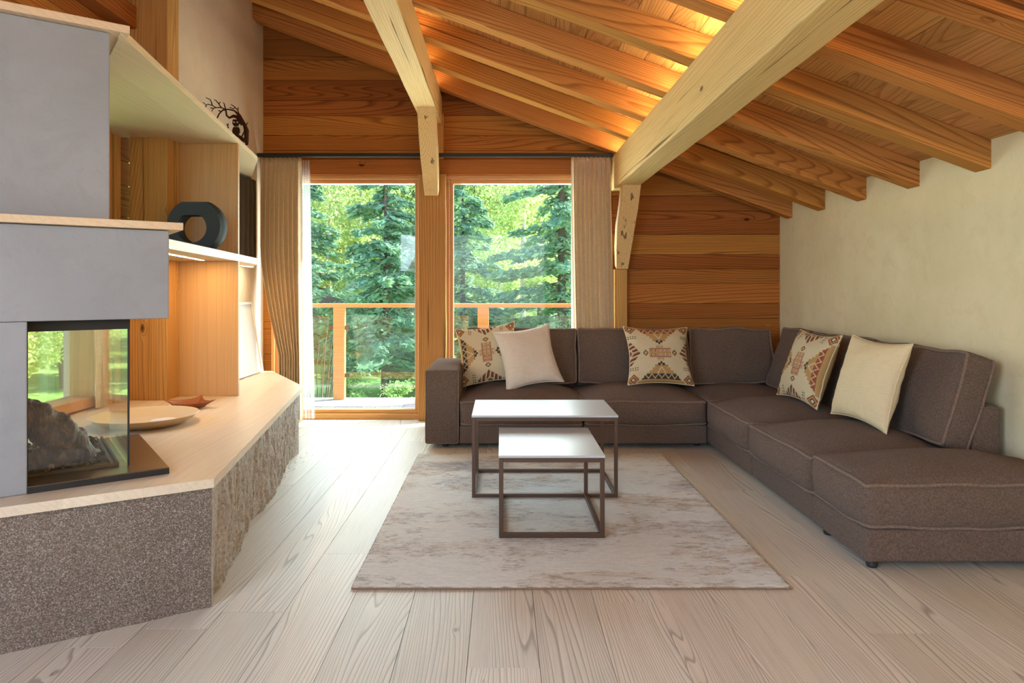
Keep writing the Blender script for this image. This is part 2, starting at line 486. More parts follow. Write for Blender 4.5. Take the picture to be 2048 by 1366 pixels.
# ------------------------------------------------------------------ mesh helpers
class MB:
    def __init__(self):
        self.v = []
        self.f = []

    def add(self, verts, faces):
        o = len(self.v)
        self.v += [tuple(p) for p in verts]
        self.f += [tuple(i + o for i in q) for q in faces]
        return self

    def box(self, x0, x1, y0, y1, z0, z1):
        v = [(x0, y0, z0), (x1, y0, z0), (x1, y1, z0), (x0, y1, z0), (x0, y0, z1), (x1, y0, z1), (x1, y1, z1), (x0, y1, z1)]
        return self.add(v, [(0, 3, 2, 1), (4, 5, 6, 7), (0, 1, 5, 4), (1, 2, 6, 5), (2, 3, 7, 6), (3, 0, 4, 7)])

    def hexa(self, bottom, top):
        return self.add(list(bottom) + list(top), [(0, 3, 2, 1), (4, 5, 6, 7), (0, 1, 5, 4), (1, 2, 6, 5), (2, 3, 7, 6), (3, 0, 4, 7)])

    def prism(self, poly, z0, z1):
        n = len(poly)
        v = [(x, y, z0) for x, y in poly] + [(x, y, z1) for x, y in poly]
        f = [tuple(range(n - 1, -1, -1)), tuple(range(n, 2 * n))]
        f += [(i, (i + 1) % n, n + (i + 1) % n, n + i) for i in range(n)]
        return self.add(v, f)

    def tube(self, pts, r, n=8, closed=False, cap=True):
        pts = [Vector(p) for p in pts]
        m = len(pts)
        rs = r if hasattr(r, '__len__') else [r] * m
        rings = []
        up = Vector((0.03, 0.05, 1)).normalized()
        prev = None
        for i, p in enumerate(pts):
            a = pts[(i - 1) % m] if (closed or i > 0) else p
            b = pts[(i + 1) % m] if (closed or i < m - 1) else p
            t = (b - a)
            t = t.normalized() if t.length > 1e-9 else Vector((0, 0, 1))
            if prev is None:
                ref = up if abs(t.dot(up)) < 0.95 else Vector((1, 0, 0))
                u = t.cross(ref).normalized()
            else:
                u = prev - t * prev.dot(t)
                u = u.normalized() if u.length > 1e-6 else t.cross(up).normalized()
            prev = u
            vv = t.cross(u)
            rings.append([p + (u * math.cos(2 * math.pi * k / n) + vv * math.sin(2 * math.pi * k / n)) * rs[i] for k in range(n)])
        v = [q for rg in rings for q in rg]
        f = []
        for i in range(m if closed else m - 1):
            j = (i + 1) % m
            for k in range(n):
                f.append((i * n + k, i * n + (k + 1) % n, j * n + (k + 1) % n, j * n + k))
        if not closed and cap:
            f.append(tuple(range(n - 1, -1, -1)))
            f.append(tuple((m - 1) * n + k for k in range(n)))
        return self.add(v, f)

    def lathe(self, prof, c=(0, 0, 0), n=48):
        v = []
        for r, z in prof:
            for k in range(n):
                a = 2 * math.pi * k / n
                v.append((c[0] + r * math.cos(a), c[1] + r * math.sin(a), c[2] + z))
        f = []
        m = len(prof)
        for i in range(m - 1):
            for k in range(n):
                f.append((i * n + k, i * n + (k + 1) % n, (i + 1) * n + (k + 1) % n, (i + 1) * n + k))
        return self.add(v, f)

    def build(self, name, mat, parent=None, smooth=False, bevel=0.0, seg=2, auto=None):
        me = bpy.data.meshes.new(name)
        me.from_pydata(self.v, [], self.f)
        me.update()
        o = bpy.data.objects.new(name, me)
        COL.objects.link(o)
        if mat:
            me.materials.append(mat)
        if smooth:
            me.polygons.foreach_set('use_smooth', [True] * len(me.polygons))
        if bevel > 0:
            b = o.modifiers.new('bevel', 'BEVEL')
            b.width = bevel
            b.segments = seg
            b.limit_method = 'ANGLE'
            b.angle_limit = R(35)
        if parent is not None:
            o.parent = parent
            o.matrix_parent_inverse = parent.matrix_basis.inverted()
        return o


def empty(name, loc, label, cat, group=None):
    o = bpy.data.objects.new(name, None)
    COL.objects.link(o)
    o.location = loc
    o.empty_display_size = 0.1
    o['label'] = label
    o['category'] = cat
    if group:
        o['group'] = group
    return o


def tag(o, label, cat, group=None, kind=None):
    o['label'] = label
    o['category'] = cat
    if group:
        o['group'] = group
    if kind:
        o['kind'] = kind
    return o


def struct(o, label=None):
    o['kind'] = 'structure'
    if label:
        o['label'] = label
    return o


def sempty(name, loc, label):
    o = bpy.data.objects.new(name, None)
    COL.objects.link(o)
    o.location = loc
    o['kind'] = 'structure'
    o['label'] = label
    return o


def copy_tree(src, offset=(0, 0, 0)):
    c = src.copy()
    COL.objects.link(c)
    for ch in list(src.children):
        d = copy_tree(ch)
        d.parent = c
    return c


# ------------------------------------------------------------------ room shell
YW = 6.30      # window wall
XL = -2.20     # plaster part of the left wall
XL2 = -2.45    # board part of the left wall
XR = 2.57
YB = -3.0
SL = 0.369
CEIL0 = 1.985  # ceiling height at the right wall


def zc(x):
    return CEIL0 + SL * (XR - x)


def zr(x):     # underside of the rafters
    return 1.832 + SL * (XR - x)


# floor boards
rng = random.Random(5)
mb = MB()
x = -0.11 - 0.232 * 12
while x < XR + 0.1:
    y = YB - rng.random() * 1.8
    while y < YW + 0.05:
        L = rng.uniform(1.6, 2.4)
        y1 = min(y + L, YW + 0.05)
        xa, xb = max(x + 0.0009, XL2 - 0.1), min(x + 0.232 - 0.0009, XR + 0.1)
        if xb - xa > 0.02 and y1 - max(y, YB) > 0.05:
            mb.box(xa, xb, max(y, YB - .05) + 0.0009, y1 - 0.0009, -0.02, 0.0)
        y = y1 if y1 < YW + 0.05 else 99
        if y == 99:
            break
    x += 0.232
mb.box(XL2 - .12, XR + .12, YB - .1, YW + .08, -0.12, -0.0205)
fl = mb.build('floor', M['floor'])
struct(fl, 'pale oak plank floor running towards the windows')

# ceiling boards
mb = MB()
x = XL2 - 0.05
rng = random.Random(8)
while x < XR + 0.1:
    wd = rng.uniform(0.15, 0.21)
    x1 = x + wd
    y = YB - rng.random() * 2
    while y < YW + 0.6:
        y1 = min(y + rng.uniform(2.2, 3.4), YW + 0.6)
        a, b = max(y, YB - .1), y1
        if b - a > 0.05:
            xa, xb = x + 0.0012, x1 - 0.0012
            bt = [(xa, a + .001, zc(xa)), (xb, a + .001, zc(xb)), (xb, b - .001, zc(xb)), (xa, b - .001, zc(xa))]
            mb.hexa(bt, [(p[0], p[1], p[2] + 0.02) for p in bt])
        y = y1
        if y1 >= YW + 0.6:
            break
    x = x1
ce = mb.build('ceiling', M['ceil_wood'], bevel=0.0015, seg=1)
struct(ce, 'sloping ceiling of warm pine boards')
mb = MB()
xa, xb = XL2 - 0.5, XR + 0.6
VERGE = YW + 0.62
bt = [(xa, YB - .2, zc(xa) + .025), (xb, YB - .2, zc(xb) + .025), (xb, VERGE, zc(xb) + .025), (xa, VERGE, zc(xa) + .025)]
mb.hexa(bt, [(p[0], p[1], p[2] + 0.18) for p in bt])
# the far slope of the roof, beyond the ridge to the left
xr = XL2 - 0.5
roof = mb.build('trim_1', M['roof_out'])
struct(roof, 'outer roof slab above the ceiling boards')

# wall behind the windows: boards
opx0, opx1, opz = -2.12, 1.00, 2.25


def board_rows(mb, x0, x1, rows, y0, y1, clip=True):
    for a, b in zip(rows[:-1], rows[1:]):
        a2, b2 = a + 0.0015, b - 0.0015
        xa = XR - (a2 - CEIL0 - 0.02) / SL
        xb = XR - (b2 - CEIL0 - 0.02) / SL
        xbot, xtop = min(x1, xa), min(x1, xb)
        if xbot <= x0 + 0.01:
            continue
        xtop = max(xtop, x0 + 0.005)
        mb.hexa([(x0, y0, a2), (xbot, y0, a2), (xbot, y1, a2), (x0, y1, a2)],
                [(x0, y0, b2), (xtop, y0, b2), (xtop, y1, b2), (x0, y1, b2)])


pxz = lambda y: 1.2 + (578 - y) * YW / 1365.0
rows_top = [2.385] + [pxz(v) for v in (301, 271, 231, 201, 160, 120, 79, 46, 10)] + [4.0]
rows_right = [0.0, 0.17, 0.36, 0.52, 0.70] + [pxz(v) for v in (637, 607, 567, 538, 509, 469, 422, 392, 350, 318, 280, 250)]
mb = MB()
board_rows(mb, XL - 0.02, opx1 + .02, rows_top, YW, YW + 0.03)
board_rows(mb, opx1 + .021, XR, rows_right, YW, YW + 0.03)
board_rows(mb, XL - 0.02, opx0, [0, 0.3, .6, .9, 1.2, 1.5, 1.8, 2.1, 2.385], YW, YW + 0.03)
wb = mb.build('wall_back', M['wall_wood'], bevel=0.002, seg=1)
struct(wb, 'wall of dark orange horizontal pine boards around the windows')
mb = MB()
mb.hexa([(XL2 - .1, YW + .031, 2.25), (opx1, YW + .031, 2.25), (opx1, YW + .25, 2.25), (XL2 - .1, YW + .25, 2.25)],
        [(XL2 - .1, YW + .031, zc(XL2)), (opx1, YW + .031, zc(opx1)), (opx1, YW + .25, zc(opx1)), (XL2 - .1, YW + .25, zc(XL2))])
mb.hexa([(opx1, YW + .031, -0.2), (XR + .1, YW + .031, -0.2), (XR + .1, YW + .25, -0.2), (opx1, YW + .25, -0.2)],
        [(opx1, YW + .031, zc(opx1)), (XR + .1, YW + .031, zc(XR)), (XR + .1, YW + .25, zc(XR)), (opx1, YW + .25, zc(opx1))])
mb.box(XL2 - .1, opx0, YW + .031, YW + .25, -0.2, 2.25)
struct(mb.build('wall_outer', M['wall_wood'], None), 'outer leaf of the window wall')

# header above the windows
mb = MB().box(opx0 - .05, opx1 + .04, YW - 0.05, YW + 0.12, 2.245, 2.385)
struct(mb.build('trim_2', M['wall_wood'], bevel=0.004), 'timber lintel above the two tall windows')

# right wall
mb = MB()
mb.box(XR, XR + 0.12, YB, YW + .03, -0.1, CEIL0 + .02)
struct(mb.build('wall_right', M['plaster_warm']), 'cream lime-plaster wall behind the sofa')

# left wall, plaster part
mb = MB()
mb.box(XL - 0.2, XL, 4.50, YW + .02, -0.1, 3.80)
struct(mb.build('wall_left', M['plaster_left']), 'rosy plaster wall above the shelves')

# left wall, board part with an opening for the side window
W3Y0, W3Y1, W3Z0, W3Z1 = 2.35, 4.16, 0.50, 2.25
mb = MB()
rng = random.Random(11)
z = -0.02
while z < 4.0:
    z1 = z + rng.uniform(0.15, 0.22)
    a, b = z + .0015, z1 - .0015
    if z1 > W3Z0 and z < W3Z1:
        mb.box(XL2 - .03, XL2, -0.0, W3Y0, a, b)
        mb.box(XL2 - .03, XL2, W3Y1, 4.5, a, b)
        if z < W3Z0 - 0.02:
            mb.box(XL2 - .03, XL2, W3Y0, W3Y1, a, W3Z0)
        if z1 > W3Z1 + 0.02:
            mb.box(XL2 - .03, XL2, W3Y0, W3Y1, W3Z1, b)
    else:
        mb.box(XL2 - .03, XL2, -0.0, 4.5, a, b)
    z = z1
struct(mb.build('wall_left_boards', M['wall_wood_y'], bevel=0.002, seg=1), 'board-clad part of the left wall behind the fireplace')
mb = MB()
mb.box(XL2 - .22, XL2 - .031, 0.0, 4.5, -0.1, W3Z0)
mb.box(XL2 - .22, XL2 - .031, 0.0, 4.5, W3Z1, 3.9)
mb.box(XL2 - .22, XL2 - .031, 0.0, W3Y0, W3Z0, W3Z1)
mb.box(XL2 - .22, XL2 - .031, W3Y1, 4.5, W3Z0, W3Z1)
mb.box(XL2 - .22, XL2, YB, 0.0, -0.1, 0.4)
mb.box(XL2 - .22, XL2, YB, 0.0, 2.4, 3.9)
mb.box(XL2 - .22, XL2, YB, -1.8, 0.4, 2.4)
struct(mb.build('wall_left_outer', M['plaster_left']), 'outer leaf of the left wall')
# rear wall with a wide window opening behind the photographer
mb = MB()
mb.box(XL2 - .2, XR + .1, YB - .2, YB, -0.1, 0.5)
mb.box(XL2 - .2, -2.2, YB - .2, YB, 0.5, 3.9)
mb.box(1.0, XR + .1, YB - .2, YB, 0.5, 2.6)
mb.hexa([(-2.2, YB - .2, 2.45), (1.0, YB - .2, 2.45), (1.0, YB, 2.45), (-2.2, YB, 2.45)],
        [(-2.2, YB - .2, zc(-2.2)), (1.0, YB - .2, zc(1.0)), (1.0, YB, zc(1.0)), (-2.2, YB, zc(-2.2))])
struct(mb.build('wall_rear', M['plaster_left']), 'plaster wall behind the viewpoint')

# ------------------------------------------------------------------ windows


def window_unit(name, x0, x1, z0, z1, gx0, gx1, gz0, gz1, label):
    r = sempty(name, ((x0 + x1) / 2, YW + .05, 0), label)
    f = MB()
    ya, yb = YW - 0.02, YW + 0.11
    f.box(x0, x1, ya, yb, gz1 + .035, z1)
    f.box(x0, x1, ya, yb, z0, gz0 - .035)
    f.build('frame_rail', M['frame_x'], r, bevel=0.004)
    g = MB()
    g.box(x0, gx0 - .03, ya, yb, gz0 - .0345, gz1 + .0345)
    g.box(gx1 + .03, x1, ya, yb, gz0 - .0345, gz1 + .0345)
    g.build('frame_stile', M['frame_z'], r, bevel=0.004)
    s = MB()
    s.box(gx0 - .03, gx1 + .03, ya + .03, yb - .02, gz1, gz1 + .0345)
    s.box(gx0 - .03, gx1 + .03, ya + .03, yb - .02, gz0 - .0345, gz0)
    s.build('sash', M['frame_x'], r, bevel=0.003)
    s = MB()
    s.box(gx0 - .03, gx0, ya + .03, yb - .02, gz0, gz1)
    s.box(gx1, gx1 + .03, ya + .03, yb - .02, gz0, gz1)
    s.build('sash', M['frame_z'], r, bevel=0.003)
    MB().box(gx0, gx1, YW + .055, YW + .061, gz0, gz1).build('glass_pane', M['glass'], r)
    return r


window_unit('window_1', opx0, -0.745, 0.0, 2.245, -2.06, -0.80, 0.085, 2.175, 'tall larch-framed window on the left of the central post')
window_unit('window_2', -0.515, opx1, 0.0, 2.245, -0.445, 0.94, 0.085, 2.175, 'tall larch-framed window behind the sofa')

r = sempty('window_3', (XL2, 3.2, 1.0), 'side window behind the fireplace')
f = MB()
xa, xb = XL2 - .14, XL2 + .02
f.box(xa, xb, W3Y0, W3Y0 + .07, W3Z0, W3Z1)
f.box(xa, xb, W3Y1 - .07, W3Y1, W3Z0, W3Z1)
f.build('frame_stile', M['frame_z'], r, bevel=.004)
f = MB()
f.box(xa, xb, W3Y0 + .07, W3Y1 - .07, W3Z0, W3Z0 + .06)
f.box(xa, xb, W3Y0 + .07, W3Y1 - .07, W3Z1 - .07, W3Z1)
f.build('frame_rail', M['frame_x'], r, bevel=.004)
MB().box(XL2 - .10, XL2 - .094, W3Y0 + .07, W3Y1 - .07, W3Z0 + .06, W3Z1 - .07).build('glass_pane', M['glass'], r)
# casing with the dark shadow gap beside the side window
f = MB()
f.box(XL2, XL2 + .035, W3Y1 + .03, W3Y1 + .075, 0.49, 2.30)
f.box(XL2, XL2 + .035, W3Y1 + .105, W3Y1 + .17, 0.49, 2.30)
f.build('casing', M['frame_z'], r, bevel=.003)
MB().box(XL2, XL2 + .012, W3Y1 + .075, W3Y1 + .105, 0.49, 2.26).build('shadow_gap', M['black'], r)
f = MB().box(XL2, XL2 + .05, W3Y0 - .05, W3Y1 + .17, 2.30, 2.38)
f.build('head_casing', M['wall_wood_y'], r, bevel=.003)

# horizontal timber above the chimney on the left wall
o = MB().box(XL2 + .001, XL2 + .12, 0.2, 4.36, 2.86, 3.0).build('wall_timber', M['wall_wood_y'], bevel=.006)
tag(o, 'horizontal timber rail on the board wall above the chimney, in the top left corner', 'timber')

# ------------------------------------------------------------------ posts, beams, rafters


def wobble(o, amp=0.004, cuts=14, axis=1):
    """slightly hand-hewn edges"""
    me = o.data
    bm = bmesh.new()
    bm.from_mesh(me)
    ed = [e for e in bm.edges if abs((e.verts[0].co - e.verts[1].co).normalized()[axis]) > 0.8]
    bmesh.ops.subdivide_edges(bm, edges=ed, cuts=cuts, use_grid_fill=True)
    for v in bm.verts:
        n = mnoise.noise_vector(v.co * 2.3 + Vector((o.location.x * 3 + 5, 3, o.location.y * 5)))
        d = Vector(n) * amp
        d[axis] = 0
        v.co += d
    bm.to_mesh(me)
    bm.free()


o = MB().box(-.755, -.505, YW - .10, YW + .14, 0.0, 2.245).build('timber_post', M['post'], bevel=.006)
wobble(o, .006, 12, 2)
tag(o, 'thick knotty timber post between the two tall windows', 'post')
o = MB().box(-.70, -.53, YW - .07, YW - .001, 2.386, 2.80).build('timber_post', M['post'], bevel=.005)
tag(o, 'short upper timber post above the lintel, behind the left brace', 'post')
o = MB().box(1.03, 1.145, YW - .09, YW - .001, 0.0, 1.38).build('timber_post', M['post'], bevel=.005)
tag(o, 'narrow timber post at the right curtain, below the right brace', 'post')
o = MB().box(-2.385, -2.14, 4.37, 4.53, 0.0, zr(-2.14)).build('timber_post', M['post'], bevel=.006)
wobble(o, .004, 14, 2)
tag(o, 'broad knotty timber post on the left wall beside the shelves', 'post')

# purlins
B1 = dict(x0=-.725, x1=-.550, z0=2.71, z1=zr(-.55) + .0)
B2 = dict(x0=1.01, x1=1.20, z0=2.10, z1=zr(1.20) - .002)


def purlin(b, label, wob):
    mb = MB()
    mb.hexa([(b['x0'], YB + .01, b['z0']), (b['x1'], YB + .01, b['z0']), (b['x1'], YW - .002, b['z0']), (b['x0'], YW - .002, b['z0'])],
            [(b['x0'], YB + .01, zr(b['x0']) - .003), (b['x1'], YB + .01, zr(b['x1']) - .003), (b['x1'], YW - .002, zr(b['x1']) - .003), (b['x0'], YW - .002, zr(b['x0']) - .003)])
    o = mb.build('ceiling_beam', M['beam'], bevel=.007)
    wobble(o, wob, 30, 1)
    return tag(o, label, 'beam', 'pale main beams under the rafters')


purlin(B1, 'pale main ceiling beam in line with the post between the windows', .006)
purlin(B2, 'broad pale main ceiling beam ending above the right curtain', .005)


def brace(x0, x1, pts, thick, label):
    """curved knee brace: pts = list of (y,z) of its outer (room side) face, thick = depth towards the wall"""
    mb = MB()
    n = len(pts)
    v = []
    for i, (y, z) in enumerate(pts):
        a = pts[max(i - 1, 0)]
        b = pts[min(i + 1, n - 1)]
        t = Vector((0, b[0] - a[0], b[1] - a[1])).normalized()
        nn = Vector((0, -t.z, t.y))
        if nn.y < 0:
            nn = -nn
        q = Vector((0, y, z)) + nn * thick[i]
        q.y = min(q.y, YW - .002)
        v += [(x0[i], y, z), (x1[i], y, z), (x1[i], q.y, q.z), (x0[i], q.y, q.z)]
    f = [(0, 1, 2, 3), tuple(4 * (n - 1) + k for k in (3, 2, 1, 0))]
    for i in range(n - 1):
        for k in range(4):
            f.append((4 * i + k, 4 * i + (k + 1) % 4, 4 * i + 4 + (k + 1) % 4, 4 * i + 4 + k))
    mb.add(v, f)
    o = mb.build('timber_brace', M['beam_z'], bevel=.006)
    me = o.data
    bm = bmesh.new()
    bm.from_mesh(me)
    bmesh.ops.recalc_face_normals(bm, faces=bm.faces)
    bm.to_mesh(me)
    bm.free()
    return tag(o, label, 'brace')


brace([-.700, -.700, -.700, -.692, -.685], [-.552, -.555, -.555, -.560, -.565],
      [(5.64, 2.712), (5.75, 2.52), (5.88, 2.34), (6.00, 2.17), (6.08, 2.03)], [.16, .17, .17, .16, .13],
      'pale knee brace running from the left main beam down to the post between the windows')
brace([1.05, 1.045, 1.03, 1.03, 1.04], [1.205, 1.195, 1.18, 1.165, 1.150],
      [(5.88, 2.102), (5.96, 1.90), (6.05, 1.72), (6.12, 1.55), (6.19, 1.38)], [.15, .15, .14, .13, .09],
      'pale curved knee brace under the right main beam, beside the curtain')

# rafters
ang = math.atan(SL)
rafter_len = (XR + .05 - (XL2 - .05)) / math.cos(ang)
names = ['exposed timber rafter nearest to the window wall', 'exposed timber rafter, second from the window wall',
         'exposed timber rafter, third from the window wall', 'exposed timber rafter, fourth from the window wall',
         'exposed timber rafter, fifth from the window wall', 'exposed timber rafter, sixth from the window wall, at the top edge',
         'exposed timber rafter, seventh from the window wall, above the frame', 'exposed timber rafter over the camera position',
         'exposed timber rafter behind the camera position', 'exposed timber rafter at the rear of the room',
         'exposed timber rafter close to the rear wall']
yf = 6.03
for i in range(11):
    h = 0.152 * math.cos(ang)
    mb = MB().box(0, rafter_len, 0, 0.125, 0.0, h + 0.001)
    o = mb.build('rafter', M['rafter'], bevel=.005)
    o.location = (XL2 - .05, yf - 0.612 * i, zr(XL2 - .05))
    o.rotation_euler = (0, ang, 0)
    wobble(o, .0035, 24, 0)
    tag(o, names[i], 'rafter', 'exposed rafters under the sloping ceiling')

# warm LED strips lying on top of the two main beams, between the rafters
for bm_, xs, lab in ((B1, -.585, 'left'), (B2, 1.035, 'right')):
    for i in range(7):
        y1 = yf - 0.612 * i - 0.03
        y0 = y1 - 0.612 + 0.125 + 0.06
        zt = zr(xs)
        r_ = empty('led_strip', (xs, (y0 + y1) / 2, zt), 'warm light strip on the %s beam between rafters %s' % (lab, ['one and two', 'two and three', 'three and four', 'four and five', 'five and six', 'six and seven', 'seven and eight'][i] + ', from the windows'),
                   'light strip', 'warm light strips on the main beams')
        MB().box(xs - .012, xs + .012, y0, y1, zt, zt + .010).build('profile', M['black'], r_)
        MB().box(xs - .008, xs + .008, y0 + .01, y1 - .01, zt + .0102, zt + .014).build('diffuser', M['led'] if lab == 'right' else M['led_soft'], r_)

# ------------------------------------------------------------------ curtain rail and curtains
o = MB().box(XL + .01, 1.00, YW - .19, YW - .15, 2.385, 2.418).build('curtain_rail', M['black'], bevel=.002)
tag(o, 'long black curtain rail above both tall windows', 'curtain rail')


def curtain(name, mat, top, bot, yc, zt, zb, n, amp, label, seed=1, right_drift=0.0, cat='curtain', yflare=0.0, curve=None):
    NX, NZ = n * 14, 44
    rg = random.Random(seed)
    ph = [rg.uniform(-.5, .5) for _ in range(n + 2)]
    wv = [rg.uniform(.65, 1.25) for _ in range(n + 2)]
    v = []
    for j in range(NZ + 1):
        t = j / NZ
        z = zt + (zb - zt) * t
        e = t ** 1.5 if curve is None else curve(t)
        xa = top[0] + (bot[0] - top[0]) * e
        xb = top[1] + (bot[1] - top[1]) * (t ** 1.3)
        for i in range(NX + 1):
            s = i / NX
            k = s * n
            ki = int(min(k, n - 1))
            a = amp * ((1 - t) * 1.0 + t * wv[ki]) * (0.55 + 0.45 * min(1, t * 6))
            th = 2 * math.pi * k + ph[ki] * t * 1.2 * math.sin(math.pi * (k - ki))
            y = yc + a * math.cos(th) + 0.012 * math.sin(3.1 * s * n + 5 * t) * t + yflare * t
            xx = xa + (xb - xa) * (s + 0.18 / n * math.sin(th * 1.0) * (0.5 + .5 * t))
            # pencil-pleat heading pinched at the top
            if t < 0.05:
                y = yc + a * math.cos(th) * (0.8 + 0.4 * t / 0.05)
            v.append((xx, y, z))
    f = []
    for j in range(NZ):
        for i in range(NX):
            a = j * (NX + 1) + i
            f.append((a, a + NX + 1, a + NX + 2, a + 1))
    mb = MB().add(v, f)
    o = mb.build(name, mat, smooth=True)
    return tag(o, label, cat)


o = curtain('curtain', M['curtain'], (-2.175, -1.80), (-2.00, -1.79), YW - .17, 2.38, 0.015, 9, .034,
            'beige linen curtain gathered at the left end of the rail, beside the shelves', 3,
            curve=lambda t: 0 if t < .35 else min(1.0, ((t - .35) / .4)) ** 1.4)
o.modifiers.new('thick', 'SOLIDIFY').thickness = 0.003
o = curtain('curtain', M['curtain'], (0.625, 0.985), (0.67, 1.035), YW - .19, 2.38, 0.015, 9, .034,
            'beige linen curtain gathered at the right end of the rail, behind the sofa', 5)
o.modifiers.new('thick', 'SOLIDIFY').thickness = 0.003
curtain('sheer_curtain', M['sheer'], (-1.86, -1.745), (-1.86, -1.70), YW - .09, 2.37, 0.02, 5, .018,
        'white sheer voile curtain at the left edge of the left window', 8, cat='curtain')
o = curtain('sheer_curtain', M['sheer'], (0.635, 0.72), (0.635, 0.76), YW - .09, 2.37, 0.02, 4, .015,
        'white sheer voile curtain beside the right linen curtain', 9, cat='curtain')
# drape at the side window behind the fireplace
o = curtain('curtain', M['curtain'], (0.0, 0.09), (0.0, 0.10), 0.0, 2.24, 0.50, 3, .018,
            'pale curtain at the side window, seen through the fireplace glass', 12)
o.rotation_euler = (0, 0, R(90))
o.location = (XL2 + .07, W3Y1 - .15, 0)

# ------------------------------------------------------------------ hearth, chimney and shelves
d1 = Vector((.81, .586, 0)).normalized()
d2 = Vector((-.586, .81, 0)).normalized()
H0 = Vector((-1.281, 2.63, 0))          # corner of the hood
CT = 0.488                               # counter top height
C1, C2, C3 = (-1.08, 2.563), (-1.455, 5.0), (-1.99, 5.93)

# granite base
gp = [(-1.095, 2.575), (-1.480, 4.985), (-1.97, 5.80), (-2.199, 5.80), (-2.199, 4.0), (-2.449, 4.0), (-2.449, 1.745)]
root = empty('stone_hearth', (-1.8, 3.8, 0), 'big granite hearth block with a rough cleft side and smooth front under the oak top', 'hearth')


def rough_face(p0, p1, z0, z1, nx, nz, fn):
    p0, p1 = Vector((p0[0], p0[1], 0)), Vector((p1[0], p1[1], 0))
    t = (p1 - p0)
    nrm = Vector((t.y, -t.x, 0)).normalized()
    v = []
    for j in range(nz + 1):
        for i in range(nx + 1):
            s, u = i / nx, j / nz
            p = p0 + t * s
            z = z0 + (z1 - z0) * u
            d = fn(s, u, p, z)
            v.append(tuple(p + nrm * d + Vector((0, 0, z))))
    f = [(j * (nx + 1) + i, j * (nx + 1) + i + 1, (j + 1) * (nx + 1) + i + 1, (j + 1) * (nx + 1) + i) for j in range(nz) for i in range(nx)]
    return v, f


def cleft(s, u, p, z):
    q = Vector((p.x * 7 + 3, p.y * 7, z * 2.2))
    a = mnoise.fractal(q, 1.0, 2.1, 5)
    q2 = Vector((p.y * 1.6, 0, z * 1.2 + 4))
    b = mnoise.noise(q2)
    c = mnoise.fractal(Vector((p.y * 26, p.x * 26, z * 11)), .8, 2.1, 3)
    e = min(1, s * 14, (1 - s) * 14)
    ridg = abs(mnoise.noise(Vector((p.y * 9, 2, z * 1.6))))
    d = (0.020 * a + 0.026 * b - 0.035 * (1 - min(1, ridg * 6)) * 0.35 + 0.011 * c - 0.006)
    taper = 1 - 0.45 * max(0, (u - .7) / .3)
    return e * d * taper + (1 - e) * 0.004 * a - (1 - u) * 0.03 * (0.3 + .7 * abs(b)) * e


mb = MB()
mb.add(*rough_face(gp[0], gp[1], 0, .452, 420, 90, cleft))
mb.add(*rough_face(gp[1], gp[2], 0, .452, 150, 60, lambda s, u, p, z: cleft(s, u, p, z) * .8))
mb.build('cleft_side', M['granite_rough'], root, smooth=True)
mb = MB()
mb.add(*rough_face(gp[6], gp[0], 0, .452, 200, 60, lambda s, u, p, z: 0.004 * mnoise.fractal(Vector((p.x * 8, p.y * 8, z * 8)), 1, 2, 4) * min(1, (1 - s) * 20) + (0 if s < .97 else 0)))
mb.build('smooth_front', M['granite'], root, smooth=True)
mb = MB().prism([(-1.16, 2.61), (-1.54, 4.93), (-2.0, 5.72), (-2.19, 5.72), (-2.19, 4.0), (-2.44, 4.0), (-2.44, 1.82)], 0.001, .450)
mb.build('core', M['granite'], root)

# oak top of the hearth, glued up of long staves
cp = [C1, C2, C3, (-2.199, 5.93), (-2.199, 4.36), (-2.449, 4.36), (-2.449, 1.722)]


def clip_poly(poly, a, b, c):
    """keep ax+by+c>=0"""
    out = []
    n = len(poly)
    for i in range(n):
        p, q = poly[i], poly[(i + 1) % n]
        dp, dq = a * p[0] + b * p[1] + c, a * q[0] + b * q[1] + c
        if dp >= 0:
            out.append(p)
        if (dp >= 0) != (dq >= 0):
            t = dp / (dp - dq)
            out.append((p[0] + (q[0] - p[0]) * t, p[1] + (q[1] - p[1]) * t))
    return out


mb = MB()
dirn = Vector((C2[0] - C1[0], C2[1] - C1[1])).normalized()
nx_, ny_ = dirn.y, -dirn.x
off0 = nx_ * C1[0] + ny_ * C1[1]
k = 0
while True:
    hi = off0 + 0.0005 - k * 0.11
    lo = hi - 0.11
    pl = clip_poly(clip_poly(cp, -nx_, -ny_, hi), nx_, ny_, -lo)
    if len(pl) < 3:
        break
    mb.prism(pl, CT - .034, CT)
    k += 1
    if k > 40:
        break
o = mb.build('hearth_top', M['counter'])
tag(o, 'long pale oak worktop lying on the granite hearth under the shelves', 'worktop')

# chimney of grey plaster
root = empty('fireplace_chimney', (H0.x - .5, H0.y, 0), 'grey plastered fireplace chimney with an overhanging hood and glass-sided firebox', 'fireplace')


def obox(mb, a0, a1, b0, b1, z0, z1):
    """box in the chimney's own directions measured from the hood corner"""
    P = lambda a, b: H0 + d1 * a + d2 * b
    pts = [P(a0, b0), P(a1, b0), P(a1, b1), P(a0, b1)]
    return mb.hexa([(p.x, p.y, z0) for p in pts], [(p.x, p.y, z1) for p in pts])


mb = MB()
obox(mb, -1.38, 0.0, 0.0, 0.78, 1.087, 1.4245)
mb.build('hood', M['plaster_grey'], root, bevel=.004)
mb = MB()
obox(mb, -1.38, -0.449, 0.0, 0.78, CT + .001, 1.086)
mb.build('side_pier', M['plaster_grey'], root, bevel=.004)
mb = MB()
obox(mb, -1.38, -0.189, 0.10, 0.72, 1.4551, 2.175)
mb.build('flue_casing', M['plaster_grey'], root, bevel=.004)
mb = MB()
obox(mb, -1.40, 0.045, -0.03, 0.80, 1.4265, 1.455)
mb.build('mantel_board', M['oak_y'], root, bevel=.002)
